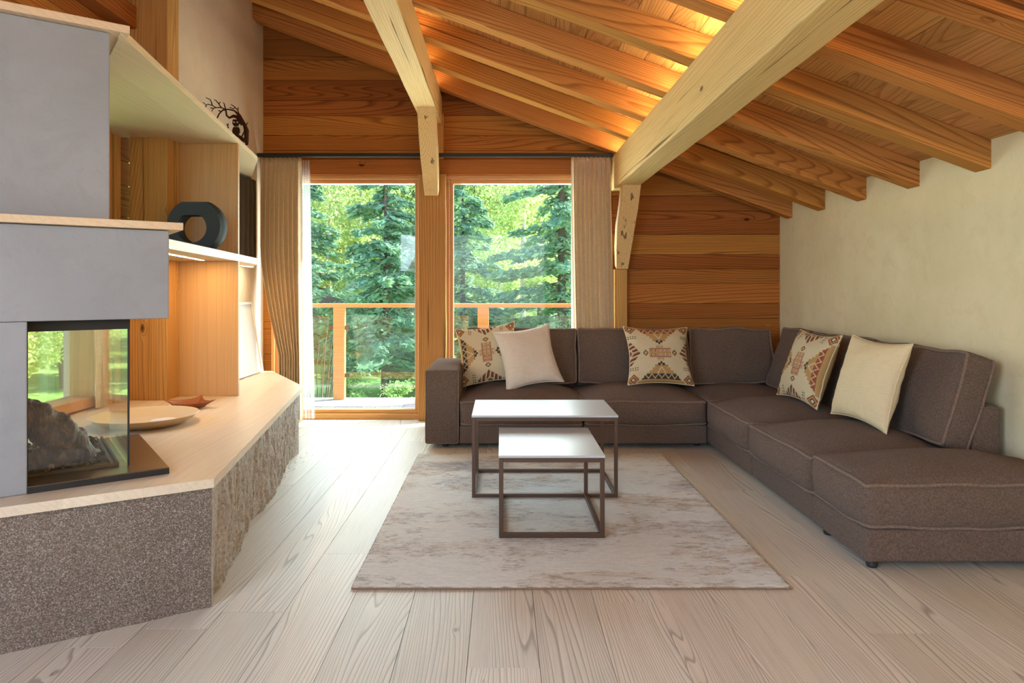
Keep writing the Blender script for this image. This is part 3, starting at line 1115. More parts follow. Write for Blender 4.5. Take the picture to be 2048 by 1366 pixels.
# steel plate and firebox
mb = MB()
obox(mb, -0.4485, 0.0, 0.0, 0.74, CT + .0005, CT + .026)
mb.build('hearth_plate', M['steel'], root, bevel=.001)
mb = MB()
obox(mb, -0.4485, 0.001, -0.0015, -0.0003, CT + .0008, CT + .022)
mb.build('plate_edge', M['black'], root)
mb = MB()
obox(mb, -0.4485, -0.118, 0.118, 0.735, 1.045, 1.0865)
mb.build('glass_head', M['black'], root, bevel=.001)
zg = CT + .027
mb = MB()
obox(mb, -0.4485, -0.1265, 0.1225, 0.1265, zg, 1.045)
mb.build('front_glass', M['fire_glass'], root)
mb = MB()
obox(mb, -0.1265, -0.1225, 0.1225, 0.725, zg, 1.045)
mb.build('side_glass', M['fire_glass'], root)
mb = MB()
obox(mb, -0.4485, -0.1265, 0.7265, 0.7305, zg, 1.045)
mb.build('rear_glass', M['fire_glass'], root)
mb = MB()
obox(mb, -0.452, -0.4445, 0.118, 0.126, zg, 1.045)
mb.build('glass_edge', M['black'], root)
mb = MB()
obox(mb, -0.1265, -0.1195, 0.1185, 0.1225, zg, 1.045)
mb.build('glass_edge', M['black'], root)
mb = MB()
for bb in (0.0, 0.022):
    obox(mb, -0.1605 - bb, -0.1525 - bb, 0.15, 0.72, zg, zg + .012)
obox(mb, -0.4485, -0.1535, 0.135, 0.143, zg, zg + .012)
mb.build('grille', M['black'], root)
mb = MB()
obox(mb, -0.4485, -0.185, 0.145, 0.72, zg, zg + .006)
mb.build('burner_tray', M['black'], root)


def blob(center, ax, rad, seed, n=40, m=24, amp=.25, freq=3.5):
    """lumpy elongated body: ax = list of centre points, rad = radii"""
    v = []
    for i in range(n + 1):
        t = i / n * (len(ax) - 1)
        k = min(int(t), len(ax) - 2)
        fr = t - k
        c = Vector(ax[k]).lerp(Vector(ax[k + 1]), fr)
        rr = rad[k] * (1 - fr) + rad[k + 1] * fr
        tt = (Vector(ax[min(k + 1, len(ax) - 1)]) - Vector(ax[k])).normalized()
        u = tt.cross(Vector((0.2, .9, .1))).normalized()
        w_ = tt.cross(u)
        for j in range(m):
            a = 2 * math.pi * j / m
            d = u * math.cos(a) + w_ * math.sin(a)
            q = c + d * rr
            s = 1 + amp * mnoise.fractal(q * freq * 3 + Vector((seed, seed * 2, 0)), 1, 2, 4)
            v.append(tuple(c + d * rr * s))
    f = []
    for i in range(n):
        for j in range(m):
            f.append((i * m + j, i * m + (j + 1) % m, (i + 1) * m + (j + 1) % m, (i + 1) * m + j))
    f.append(tuple(range(m - 1, -1, -1)))
    f.append(tuple(n * m + j for j in range(m)))
    return v, f


PB = lambda a, b, z: tuple(H0 + d1 * a + d2 * b + Vector((0, 0, z)))
mb = MB()
mb.add(*blob(None, [PB(-.47, .27, zg + .245), PB(-.42, .27, zg + .20), PB(-.36, .27, zg + .135), PB(-.30, .27, zg + .085), PB(-.235, .25, zg + .03)], [.035, .058, .070, .062, .022], 3.0, 70, 36, .26, 6))
o = mb.build('ceramic_log', M['log'], smooth=True)
tag(o, 'big charred brown log leaning in the glass firebox', 'log')
mb = MB()
mb.add(*blob(None, [PB(-.44, .19, zg + .045), PB(-.36, .20, zg + .05), PB(-.27, .23, zg + .035), PB(-.21, .30, zg + .03)], [.03, .045, .03, .012], 7.0, 40, 20, .35, 5))
o = mb.build('ceramic_log', M['log'], smooth=True)
tag(o, 'small charred log lying low in front of the big one in the firebox', 'log')
mb = MB()
rg = random.Random(4)
for i in range(620):
    a, b = rg.uniform(-.44, -.195), rg.uniform(.16, .66)
    c = H0 + d1 * a + d2 * b
    s = rg.uniform(.006, .017)
    z = zg + .008 + rg.random() * .02
    bm = []
    for dx, dy, dz in ((1, 0, 0), (-1, 0, 0), (0, 1, 0), (0, -1, 0), (0, 0, 1), (0, 0, -1)):
        q = Vector((dx, dy, dz)) * s * rg.uniform(.6, 1.3)
        q.rotate(Euler((rg.random() * .8, rg.random() * .8, rg.random() * 6)))
        bm.append((c.x + q.x, c.y + q.y, z + q.z))
    mb.add(bm, [(0, 2, 4), (2, 1, 4), (1, 3, 4), (3, 0, 4), (2, 0, 5), (1, 2, 5), (3, 1, 5), (0, 3, 5)])
o = mb.build('coal_bed', M['coal'])
tag(o, 'bed of black coals and pale ash on the firebox floor', 'coals', kind='stuff')

# top board over the chimney and the long upper shelf
LINE = lambda y: -1.75 - .153 * (y - 4.55)
mb = MB()
obox(mb, -1.40, -0.125, 0.065, 0.80, 2.176, 2.2055)
o = mb.build('chimney_top_board', M['oak_y'], bevel=.002)
tag(o, 'oak board capping the grey chimney in the top left corner', 'board')

shelf = empty('wall_shelf_unit', (-2.0, 4.4, CT), 'built-in oak shelving with a tall divider, between the chimney and the left curtain', 'shelf')
ys = 2.60
mb = MB()
e1, e2 = (LINE(5.15), 5.15), (-2.199, 5.99)
top_poly = [(LINE(ys), ys), e1, e2, (-2.199, 4.54), (-2.199, 4.36), (-2.449, 4.36), (-2.449, 3.45), (-1.9, 3.2)]
k = 0
off0 = 1.0
dn = Vector((-.153, 1)).normalized()
nx_, ny_ = dn.y, -dn.x
base = nx_ * top_poly[0][0] + ny_ * top_poly[0][1]
while k < 8:
    hi = base + .0005 - k * 0.19
    lo = hi - 0.19
    pl = clip_poly(clip_poly(top_poly, -nx_, -ny_, hi), nx_, ny_, -lo)
    if len(pl) >= 3:
        mb.prism(pl, 2.168, 2.2)
    k += 1
mb.build('top_shelf', M['oak_y'], shelf)
mb = MB()
mid_poly = [(LINE(3.14), 3.14), e1, e2, (-2.199, 4.54), (-2.139, 4.53), (-2.139, 4.37), (-2.44, 4.36), (-2.44, 3.9), (-2.0, 3.62)]
mb.prism([p for p in mid_poly], 1.385, 1.432)
mb.build('middle_shelf', M['oak_y'], shelf, bevel=.0015, seg=1)
MB().box(-2.1985, LINE(4.55) - .004, 4.545, 4.568, CT + .001, 1.3845).build('divider', M['oak_z'], shelf, bevel=.001)
MB().box(-2.1985, LINE(4.55) - .004, 4.545, 4.568, 1.4325, 2.1675).build('divider', M['oak_z'], shelf, bevel=.001)
# LED strips in the underside of the middle shelf
mb = MB()
a, b = Vector((-1.735, 3.5, 1.3835)), Vector((-1.926, 4.40, 1.3835))
t = (b - a).normalized()
n_ = Vector((t.y, -t.x, 0)) * .009
mb.hexa([tuple(a - n_), tuple(b - n_), tuple(b + n_), tuple(a + n_)], [tuple(p + Vector((0, 0, .0012))) for p in (a - n_, b - n_, b + n_, a + n_)])
mb.build('light_strip', M['led_white'], shelf)
mb = MB()
a, b = Vector((-2.01, 4.75, 1.3835)), Vector((-2.10, 5.75, 1.3835))
mb.hexa([tuple(a - n_), tuple(b - n_), tuple(b + n_), tuple(a + n_)], [tuple(p + Vector((0, 0, .0012))) for p in (a - n_, b - n_, b + n_, a + n_)])
mb.build('light_strip', M['led_white'], shelf)

# television
tv = empty('television', (-2.17, 5.35, 1.44), 'large black flat television on the wall between the two shelves, left of the curtain', 'television')
MB().box(-2.199, -2.165, 4.63, 6.02, 1.445, 2.155).build('housing', M['black'], tv, bevel=.002)
MB().box(-2.1648, -2.163, 4.64, 6.01, 1.46, 2.147).build('screen', M['screen'], tv)

# picture leaning on the hearth top
pic = empty('picture_frame', (-2.06, 5.4, CT), 'white-framed pale drawing leaning on the wall beside the divider', 'picture')
L = 0.60
lean = math.atan2(.10, .59)


def leanbox(mb, y0, y1, s0, s1, t0, t1):
    """board leaning against the left wall; s along its height, t outwards"""
    c, s_ = math.cos(lean), math.sin(lean)
    P = lambda y, s, t: (-2.07 - s * s_ + t * c, y, CT + .006 + s * c + t * s_)
    mb.hexa([P(y0, s0, t0), P(y0, s0, t1), P(y1, s0, t1), P(y1, s0, t0)], [P(y0, s1, t0), P(y0, s1, t1), P(y1, s1, t1), P(y1, s1, t0)])


mb = MB()
ya, yb = 4.95, 5.88
leanbox(mb, ya, ya + .02, 0, L, 0, .022)
leanbox(mb, yb - .02, yb, 0, L, 0, .022)
leanbox(mb, ya + .02, yb - .02, 0, .02, 0, .022)
leanbox(mb, ya + .02, yb - .02, L - .02, L, 0, .022)
mb.build('frame', M['white_frame'], pic, bevel=.001)
mb = MB()
leanbox(mb, ya + .0205, yb - .0205, .0205, L - .0205, .002, .010)
mb.build('drawing', M['paper'], pic)

# ring vase of parallel black plates
v0 = empty('ring_vase', (-1.90, 4.25, 1.432), 'black ribbed ring-shaped vase with a round hole on the middle shelf', 'vase')


def ring_outline(R_, flat_t, flat_b, n=72):
    pts = []
    for k in range(n):
        a = 2 * math.pi * k / n
        x_, z_ = R_ * math.cos(a), R_ * math.sin(a)
        z_ = min(z_, flat_t)
        z_ = max(z_, flat_b)
        pts.append((x_, z_))
    return pts


cz = 1.432 + .1577
for i in range(17):
    mb = MB()
    y0 = 4.20 + i * .0066
    sc_ = 1.0 - 0.0022 * abs(i - 8) ** 1.3
    po = ring_outline(.170 * sc_, .152 * sc_, -.1575)
    pi_ = ring_outline(.092, .078, -.09)
    n = len(po)
    v = []
    for yy in (y0, y0 + .0030):
        v += [(-1.895 + a, yy, cz + b) for a, b in po] + [(-1.908 + a, yy, cz - .012 + b) for a, b in pi_]
    f = []
    for k in range(n):
        j = (k + 1) % n
        f += [(k, j, n + j, n + k), (2 * n + k, 3 * n + k, 3 * n + j, 2 * n + j), (k, 2 * n + k, 2 * n + j, j), (n + k, n + j, 3 * n + j, 3 * n + k)]
    mb.add(v, f)
    mb.build('rib', M['black'], v0)
for aa in (20, 100, 170, 240, 310):
    cx_, cz_ = -1.898 + .13 * math.cos(R(aa)), cz - .004 + .122 * math.sin(R(aa))
    MB().tube([(cx_, 4.199, cz_), (cx_, 4.31, cz_)], .006, 10).build('rod', M['black'], v0)

# round tray
tr = empty('round_tray', (-1.88, 3.60, CT), 'pale round wooden tray lying on the hearth top beside the fireplace glass', 'tray')
MB().lathe([(0.0, .0), (.165, .0), (.19, .004), (.235, .030), (.258, .048), (.262, .050), (.262, .052), (.255, .052), (.228, .036), (.185, .013), (.16, .010), (0, .010)], (-1.88, 3.60, CT + .001), 96).build('dish', M['tray'], tr, smooth=True)
MB().lathe([(0, .0), (.062, .0), (.064, .002), (.062, .004), (0, .004)], (-1.80, 3.64, CT + .0115), 48).build('pale_disc', M['tray_disc'], tr, smooth=True)  # off-white round disc lying in the tray

# leather valet tray, four pinched corners
mb = MB()
N = 28
vs = []
for j in range(N + 1):
    for i in range(N + 1):
        u, v_ = i / N * 2 - 1, j / N * 2 - 1
        m_ = max(abs(u), abs(v_))
        rise = max(0, (m_ - .62) / .38)
        cor = (abs(u) * abs(v_)) ** 3
        z = .034 * rise ** 0.8 + .014 * cor
        sc_ = 1 - .10 * rise * (1 - abs(u * v_))
        a_, b_ = u * .105 * sc_, v_ * .105 * sc_
        c, s = math.cos(R(42)), math.sin(R(42))
        ln = 1 + .12 * cor
        vs.append((-1.868 + (a_ * c - b_ * s) * ln, 4.08 + (a_ * s + b_ * c) * ln, CT + .004 + z))
f = [(j * (N + 1) + i, j * (N + 1) + i + 1, (j + 1) * (N + 1) + i + 1, (j + 1) * (N + 1) + i) for j in range(N) for i in range(N)]
o = MB().add(vs, f).build('leather_tray', M['leather'], smooth=True)
s_ = o.modifiers.new('thick', 'SOLIDIFY')
s_.thickness = .003
s_.offset = 1
tag(o, 'square brown leather tray with pinched corners behind the round tray', 'tray')

# owl in a curved tree, cut steel silhouette on the upper shelf
owl = empty('tree_sculpture', (-1.90, 4.75, 2.2), 'rusty steel tree silhouette with an owl, standing on the top shelf', 'sculpture')
YS = 4.76


def P3(px, py):
    return ((px - 1003) * YS / 1365.0, YS, 1.2 + (578 - py) * YS / 1365.0)


zp = lambda x_, y_: P3(380 + x_ * .1171, 170 + y_ * .1171)


def flat_tube(mb, pts, r):
    o_ = len(mb.v)
    mb.tube([zp(*p) for p in pts], r, 8)
    for i in range(o_, len(mb.v)):
        x_, y_, z_ = mb.v[i]
        mb.v[i] = (x_, YS + (y_ - YS) * .5, z_)


mb = MB()
k_ = .1171 * YS / 1365.0
flat_tube(mb, [(975, 1030), (965, 900), (965, 780), (935, 690), (885, 600), (845, 520), (760, 440), (650, 415), (560, 430), (500, 490), (460, 570)],
          [w_ * k_ for w_ in (26, 40, 42, 34, 30, 26, 14, 12, 14, 13, 12)])
flat_tube(mb, [(900, 680), (860, 590), (800, 545), (740, 530), (670, 560), (625, 520), (615, 450), (600, 410)], [w_ * k_ for w_ in (36, 36, 32, 28, 20, 16, 16, 20)])
flat_tube(mb, [(970, 960), (900, 930), (840, 880), (760, 840), (700, 860)], [w_ * k_ for w_ in (34, 34, 26, 16, 10)])
flat_tube(mb, [(885, 880), (925, 800), (935, 740)], [w_ * k_ for w_ in (12, 12, 14)])
mb.build('trunk', M['rust'], owl, smooth=True)
for path in ([(600, 415), (530, 385), (440, 385), (380, 350), (310, 330), (275, 340), (220, 295)], [(275, 340), (275, 370), (245, 375)],
             [(380, 350), (365, 290), (345, 250), (270, 215)], [(530, 380), (490, 320), (450, 270), (410, 250)], [(490, 325), (520, 290)],
             [(610, 410), (590, 350), (585, 320), (565, 300)], [(440, 385), (400, 400), (370, 450)], [(400, 400), (350, 390)],
             [(845, 515), (815, 430), (760, 370), (700, 330)], [(815, 430), (825, 380)], [(770, 385), (740, 410), (675, 380)],
             [(930, 690), (975, 665), (988, 635)], [(655, 740), (645, 690), (660, 655)], [(645, 690), (628, 665)], [(520, 450), (485, 435)]):
    mb = MB()
    n = len(path)
    flat_tube(mb, path, [(11 - 6 * i / n) * k_ for i in range(n)])
    mb.build('branch', M['rust'], owl, smooth=True)
mb = MB()
for c_, rx, rz in (((790, 650), 62, 62), ((790, 790), 64, 92)):
    cx_, _, cz_ = zp(*c_)
    v = []
    n = 24
    for yy in (YS - .006, YS + .006):
        for k in range(n):
            a = 2 * math.pi * k / n
            v.append((cx_ + rx * k_ * math.cos(a), yy, cz_ + rz * k_ * math.sin(a)))
    mb.add(v, [tuple(range(n)), tuple(range(2 * n - 1, n - 1, -1))] + [(k, n + k, n + (k + 1) % n, (k + 1) % n) for k in range(n)])
for c_ in ((745, 600), (840, 605)):
    cx_, _, cz_ = zp(*c_)
    v = [(cx_ - 18 * k_, YS - .005, cz_ - 15 * k_), (cx_ + 20 * k_, YS - .005, cz_ - 15 * k_), (cx_, YS - .005, cz_ + 22 * k_),
         (cx_ - 18 * k_, YS + .005, cz_ - 15 * k_), (cx_ + 20 * k_, YS + .005, cz_ - 15 * k_), (cx_, YS + .005, cz_ + 22 * k_)]
    mb.add(v, [(0, 1, 2), (5, 4, 3), (0, 3, 4, 1), (1, 4, 5, 2), (2, 5, 3, 0)])
ow = mb.build('owl', M['rust'], owl)
for c_ in [(760, 640), (815, 640)] + [(750 + 22 * i, 715 + (4 if i % 2 else -4)) for i in range(5)]:
    mb = MB()
    cx_, _, cz_ = zp(*c_)
    v = []
    for yy in (YS - .0075, YS - .0062):
        for k in range(10):
            a = 2 * math.pi * k / 10
            rr = 15 if c_[1] < 700 else 7
            v.append((cx_ + rr * k_ * math.cos(a), yy, cz_ + rr * .8 * k_ * math.sin(a)))
    mb.add(v, [tuple(range(10)), tuple(range(19, 9, -1))] + [(k, 10 + k, 10 + (k + 1) % 10, (k + 1) % 10) for k in range(10)])
    mb.build('eye' if c_[1] < 700 else 'collar_bead', M['tray_disc'], ow)

# ------------------------------------------------------------------ sofa


def cushion(c, h, r=.03, crown=(0, 0, 0), seed=0, n=26, rot=None, sag=0.0, lump=.006, skew=None):
    """soft box; c centre, h half sizes, crown bulge along +x,+y,+z faces (both signs for x/y)"""
    h = Vector(h)
    rm = Matrix.Identity(3) if rot is None else Euler(rot).to_matrix()
    c = Vector(c)

    def fpos(p):
        q = Vector((p[0] * h.x, p[1] * h.y, p[2] * h.z))
        inner = Vector([max(-(h[i] - r), min(h[i] - r, q[i])) for i in range(3)])
        d = q - inner
        if d.length > 1e-9:
            d = d.normalized() * r
        q = inner + d
        u, v, w_ = p
        g = lambda s: 1 - abs(s) ** 2.6
        q.z += crown[2] * g(u) * g(v) * max(0, w_) - crown[2] * .25 * g(u) * g(v) * max(0, -w_)
        q.x += crown[0] * g(v) * g(w_) * u
        q.y += crown[1] * g(u) * g(w_) * v
        nn = mnoise.noise_vector(q * 5.5 + Vector((seed * 3.7, seed, 0)))
        q += Vector(nn) * lump
        if skew:
            q.x += skew[0] * q.z
            q.y += skew[1] * q.z
        return c + rm @ q

    ts = [math.sin((i / n * 2 - 1) * math.pi / 2 * .98) / math.sin(math.pi / 2 * .98) for i in range(n + 1)]
    idx = {}
    V = []
    Fc = []

    def vid(p):
        k = tuple(round(a, 5) for a in p)
        if k not in idx:
            idx[k] = len(V)
            V.append(tuple(fpos(p)))
        return idx[k]

    for ax in range(3):
        for sg in (-1, 1):
            for i in range(n):
                for j in range(n):
                    q = []
                    for a, b in ((i, j), (i + 1, j), (i + 1, j + 1), (i, j + 1)):
                        p = [0, 0, 0]
                        p[ax] = sg
                        p[(ax + 1) % 3] = ts[a]
                        p[(ax + 2) % 3] = ts[b]
                        q.append(vid(p))
                    Fc.append(tuple(q) if sg > 0 else tuple(reversed(q)))
    return V, Fc, fpos, ts


def loop_path(fpos, ts, axis, sg, off=.004):
    """piping path around the face 'axis,sg' of the soft box"""
    P = []
    a1, a2 = (axis + 1) % 3, (axis + 2) % 3
    seq = [(t, -1) for t in ts[:-1]] + [(1, t) for t in ts[:-1]] + [(-t, 1) for t in ts[:-1]] + [(-1, -t) for t in ts[:-1]]
    for u, v in seq:
        p = [0, 0, 0]
        p[axis] = sg
        p[a1], p[a2] = u, v
        q = fpos(p)
        cc = [0, 0, 0]
        ctr = fpos(cc)
        P.append(q + (q - ctr).normalized() * off)
    return P


def add_cushion(name, root, c, h, piping=((2, 1),), welt=.0085, **kw):
    V, Fc, fp, ts = cushion(c, h, **kw)
    o = MB().add(V, Fc).build(name, M['sofa'], root, smooth=True)
    for ax, sg in piping:
        MB().tube(loop_path(fp, ts, ax, sg), welt, 6, closed=True).build('piping', M['welt'], o, smooth=True)
    return o


sofa = empty('corner_sofa', (1.0, 5.6, 0), 'large taupe corner sofa of soft modules standing along the window and the right wall', 'sofa')
YF = 5.13     # front of the window run
XF = 1.55     # front of the wall run
# plinths
for (x0, x1, y0, y1) in ((-.315, .613, YF, 6.03), (.617, 1.548, YF, 6.03), (1.552, 2.50, YF + .01, 6.03), (XF + .012, 2.50, 4.262, YF + .005), (XF + .012, 2.50, 3.415, 4.256)):
    V, Fc, fp, ts = cushion(((x0 + x1) / 2, (y0 + y1) / 2, .105), ((x1 - x0) / 2, (y1 - y0) / 2, .07), r=.012, n=14, lump=.001)
    MB().add(V, Fc).build('base', M['sofa'], sofa, smooth=True)
# arm
V, Fc, fp, ts = cushion((-.447, 5.575, .313), (.128, .445, .279), r=.022, crown=(.008, .006, .008), seed=2, n=20, lump=.003)
arm = MB().add(V, Fc).build('armrest', M['sofa'], sofa, smooth=True)
for ax, sg in ((1, -1), (1, 1)):
    MB().tube(loop_path(fp, ts, ax, sg, .003), .005, 6, closed=True).build('piping', M['welt'], arm, smooth=True)
# low back frames
for (c, h) in (((.62, 6.005, .33), (.93, .055, .29)), ((2.0, 6.005, .33), (.44, .055, .29)), ((2.44, 4.74, .33), (.075, 1.315, .285))):
    V, Fc, fp, ts = cushion(c, h, r=.025, n=16, lump=.002)
    MB().add(V, Fc).build('back_frame', M['sofa'], sofa, smooth=True)
# seat cushions
sz, shz = .266, .094
for i, (x0, x1) in enumerate(((-.314, .612), (.618, 1.546))):
    add_cushion('seat_cushion', sofa, ((x0 + x1) / 2, 5.535, sz), ((x1 - x0) / 2, .415, shz), piping=((2, 1), (2, -1)), r=.036,
                crown=(.004, .036, .076), seed=i + 3, lump=.009)
add_cushion('seat_cushion', sofa, (1.945, 5.535, sz), (.392, .40, shz), piping=((2, 1),), r=.03, crown=(.004, .01, .062), seed=9, lump=.007)
for i, (y0, y1) in enumerate(((4.262, 5.126), (3.416, 4.256))):
    add_cushion('seat_cushion', sofa, (1.945, (y0 + y1) / 2, sz), (.402, (y1 - y0) / 2, shz), piping=((2, 1), (2, -1)), r=.032,
                crown=(.040, .004, .082), seed=i + 14, lump=.010)
# back cushions, window run
lb = R(-14)
for i, (x0, x1) in enumerate(((-.30, .635), (.645, 1.585), (1.60, 2.30))):
    add_cushion('back_cushion', sofa, ((x0 + x1) / 2, 5.845, .618), ((x1 - x0) / 2 - .002, .075, .235), piping=((1, -1), (1, 1)), r=.03,
                crown=(.004, .035, .014), seed=i + 20, lump=.016, rot=(lb, 0, 0))
# back cushions, wall run
for i, (y0, y1) in enumerate(((5.22, 5.70), (4.31, 5.20), (3.42, 4.29))):
    add_cushion('back_cushion', sofa, (2.345, (y0 + y1) / 2, .625), (.075, (y1 - y0) / 2 - .003, .245), piping=((0, -1), (0, 1)), r=.03,
                crown=(.036, .004, .014), seed=i + 30, lump=.016, rot=(0, R(17), 0))
for (x_, y_) in ((-.43, 5.22), (-.43, 5.95), (.6, 5.25), (1.5, 5.25), (.6, 5.95), (1.65, 4.30), (2.4, 4.30), (1.64, 3.50), (2.4, 3.50)):
    MB().lathe([(0, 0.001), (.022, 0.001), (.025, .01), (.025, .036), (0, .036)], (x_, y_, 0), 16).build('foot', M['black_foot'], sofa, smooth=False)

# ottoman module at the near end
ott = empty('sofa_ottoman', (2.0, 3.15, 0), 'taupe upholstered ottoman module at the near end of the corner sofa, right edge', 'ottoman')
V, Fc, fp, ts = cushion((2.03, 3.157, .105), (.478, .253, .07), r=.014, n=16, lump=.001)
MB().add(V, Fc).build('base', M['sofa'], ott, smooth=True)
add_cushion('seat_cushion', ott, (2.03, 3.157, .273), (.482, .256, .100), piping=((2, 1), (2, -1)), r=.032, crown=(.036, .022, .072), seed=41, lump=.010, n=30)
for (x_, y_) in ((1.60, 2.95), (1.60, 3.34), (2.44, 2.95), (2.44, 3.34)):
    MB().lathe([(0, 0.001), (.020, 0.001), (.024, .01), (.024, .036), (0, .036)], (x_, y_, 0), 16).build('foot', M['black_foot'], ott)

# ------------------------------------------------------------------ throw pillows
CREAM = (.62, .52, .34)
RUST = (.30, .065, .025)
DARK = (.045, .028, .018)
TAN = (.46, .27, .10)


def weave(u, v):
    au, av = abs(u), abs(v)
    c = CREAM
    # centre comb
    if au < .32 and av < .17:
        if av > .125:
            c = RUST
        elif av < .02 or (.06 < av < .075):
            c = TAN
        else:
            c = RUST if (int((u + 2) * 46) % 2) else CREAM
        if av > .145 and int((u + 2) * 46) % 2:
            c = CREAM
    elif au < .11 and av < .27:
        c = RUST if (av < .22 and int((u + 2) * 46) % 2) else (TAN if int((u + 2) * 46) % 2 else CREAM)
    d = abs(au - .44) / .085 + av / .11
    if d < 1:
        c = DARK if d > .62 else (TAN if d > .3 else CREAM)
    # top and bottom steps
    if av > .30:
        hw = .62 * (av - .30) / .62
        step = round(hw * 12) / 12
        if au < step + .03:
            t = (av - .30) / .62
            if t < .22:
                c = DARK
                if .12 < t < .2 and au < .02:
                    c = CREAM
            elif t < .66:
                c = TAN
                if abs(au - (t - .3) * .35) < .018:
                    c = CREAM
            elif t < .97:
                c = DARK if v < 0 else RUST
                z_ = abs(((au * 5) % 1) - .5) * .5
                if abs(z_ - (t - .68)) < .035:
                    c = CREAM
            else:
                c = TAN
    # side diamonds
    d = abs(au - .98) / .36 + av / .44
    if d < 1:
        k = int((v + 2) * 22 + au * 6) % 3
        c = (RUST, CREAM, DARK)[k] if d > .35 else (CREAM if d > .2 else RUST)
    if au > .72 and .46 < av < .60 and int((v + 2) * 30) % 2 and int((au) * 24) % 2:
        c = DARK
    # corners
    d = (abs(au - .86) + abs(av - .88)) / .19
    if d < 1:
        c = RUST if d > .72 else (TAN if d > .5 else (DARK if d > .28 else CREAM))
    return c


def pillow(name, bc, tc, width, thick, mat, label, group=None, pat=None, seed=0, yawv=None, right=None, pip=None, N=150):
    """bc, tc bottom and top centre points; right = width direction"""
    bc, tc = Vector(bc), Vector(tc)
    up = (tc - bc)
    Hh = up.length
    up.normalize()
    right = Vector(right).normalized()
    right = (right - up * right.dot(up)).normalized()
    nrm = right.cross(up).normalized()
    ctr = (bc + tc) / 2
    if N is None:
        N = 60

    def pos(u, v, side):
        x_ = width / 2 * u * (1 - .13 * (1 - v * v) * abs(u) ** 2)
        y_ = Hh / 2 * v * (1 - .11 * (1 - u * u) * abs(v) ** 2)
        e = max(0.0, (1 - u ** 2) * (1 - v ** 2))
        t = thick / 2 * (e ** .42)
        w_ = .008 * mnoise.noise(Vector((u * 2.2 + seed, v * 2.2, side * 3))) * min(1, e * 4)
        w_ += .004 * mnoise.noise(Vector((u * 6 + seed, v * 6, side * 3))) * (1 - e)
        return ctr + right * x_ + up * y_ + nrm * (side * t + w_ + .010 * mnoise.noise(Vector((u * 1.3 + seed, v * 1.3, 9))))

    V = []
    F = []
    cols = []
    for side in (1, -1):
        o_ = len(V)
        for j in range(N + 1):
            for i in range(N + 1):
                u, v = i / N * 2 - 1, j / N * 2 - 1
                u = math.sin(u * math.pi / 2 * .9) / math.sin(math.pi / 2 * .9)
                v = math.sin(v * math.pi / 2 * .9) / math.sin(math.pi / 2 * .9)
                V.append(tuple(pos(u, v, side)))
                if pat:
                    cols.append(pat(u, v) + (1.0,))
        for j in range(N):
            for i in range(N):
                a = o_ + j * (N + 1) + i
                q = (a, a + 1, a + N + 2, a + N + 1)
                F.append(q if side > 0 else tuple(reversed(q)))
    o = MB().add(V, F).build(name, mat, smooth=True)
    if pat:
        ca = o.data.color_attributes.new('Weave', 'FLOAT_COLOR', 'POINT')
        ca.data.foreach_set('color', [c for q in cols for c in q])
    m = 40
    s = [i / m * 2 - 1 for i in range(m)]
    path = [pos(t, -1, 1) for t in s] + [pos(1, t, 1) for t in s] + [pos(-t, 1, 1) for t in s] + [pos(-1, -t, 1) for t in s]
    MB().tube(path, .0045, 6, closed=True).build('piping', pip or M['cream'], o, smooth=True)
    return tag(o, label, 'pillow', group)


SEAT = .435
pillow('throw_pillow', (-.085, 5.52, SEAT), (-.140, 5.70, .895), .50, .15, M['pattern'],
       'patterned brown and cream pillow leaning in the corner by the left armrest', pat=lambda u, v: weave(v, u), seed=1, right=(1, -.10, 0))
pillow('throw_pillow', (.268, 5.36, SEAT), (.160, 5.575, .882), .47, .16, M['blush'],
       'plain blush pillow leaning in front of the left patterned pillow', seed=2, right=(1, .05, -.18), pip=M['blush'], N=60)
pillow('throw_pillow', (1.262, 5.40, SEAT), (1.262, 5.61, .888), .53, .16, M['pattern'],
       'patterned brown and cream pillow standing upright before the plank wall', pat=weave, seed=3, right=(1, .04, .0))
pillow('throw_pillow', (2.00, 4.64, SEAT), (2.165, 4.64, .905), .57, .16, M['pattern'],
       'patterned brown and cream pillow on the wall run of the sofa', pat=lambda u, v: weave(v, u), seed=4, right=(.05, -1, 0))
pillow('throw_pillow', (2.015, 3.875, SEAT + .005), (2.155, 3.875, .915), .52, .17, M['cream'],
       'plain cream pillow leaning on the wall run, nearest to the ottoman', seed=5, right=(.10, -1, 0), N=60)

# ------------------------------------------------------------------ rug and nesting tables
rug = empty('area_rug', (.28, 3.83, 0), 'distressed beige and grey area rug lying under the coffee tables', 'rug')
NX, NY = 150, 170
x0, x1, y0, y1 = -.602, 1.158, 2.72, 4.94
v = []
for j in range(NY + 1):
    for i in range(NX + 1):
        u, t = i / NX, j / NY
        e = min(u, 1 - u) * NX
        g = min(t, 1 - t) * NY
        z = .013 - (.004 if min(e, g) < .5 else 0)
        xx = x0 + (x1 - x0) * u
        yy = y0 + (y1 - y0) * t
        if i in (0, NX):
            xx += .002 * math.sin(yy * 90) + .002 * mnoise.noise(Vector((yy * 20, 0, 0)))
        if j in (0, NY):
            yy += .002 * mnoise.noise(Vector((xx * 20, 0, 3)))
        z += .0012 * mnoise.noise(Vector((xx * 40, yy * 90, 0)))
        v.append((xx, yy, z))
f = [(j * (NX + 1) + i, j * (NX + 1) + i + 1, (j + 1) * (NX + 1) + i + 1, (j + 1) * (NX + 1) + i) for j in range(NY) for i in range(NX)]
MB().add(v, f).build('pile', M['rug'], rug, smooth=True)
MB().box(x0 + .002, x1 - .002, y0 + .002, y1 - .002, .0008, .0105).build('backing', M['rug_edge'], rug, bevel=.002)


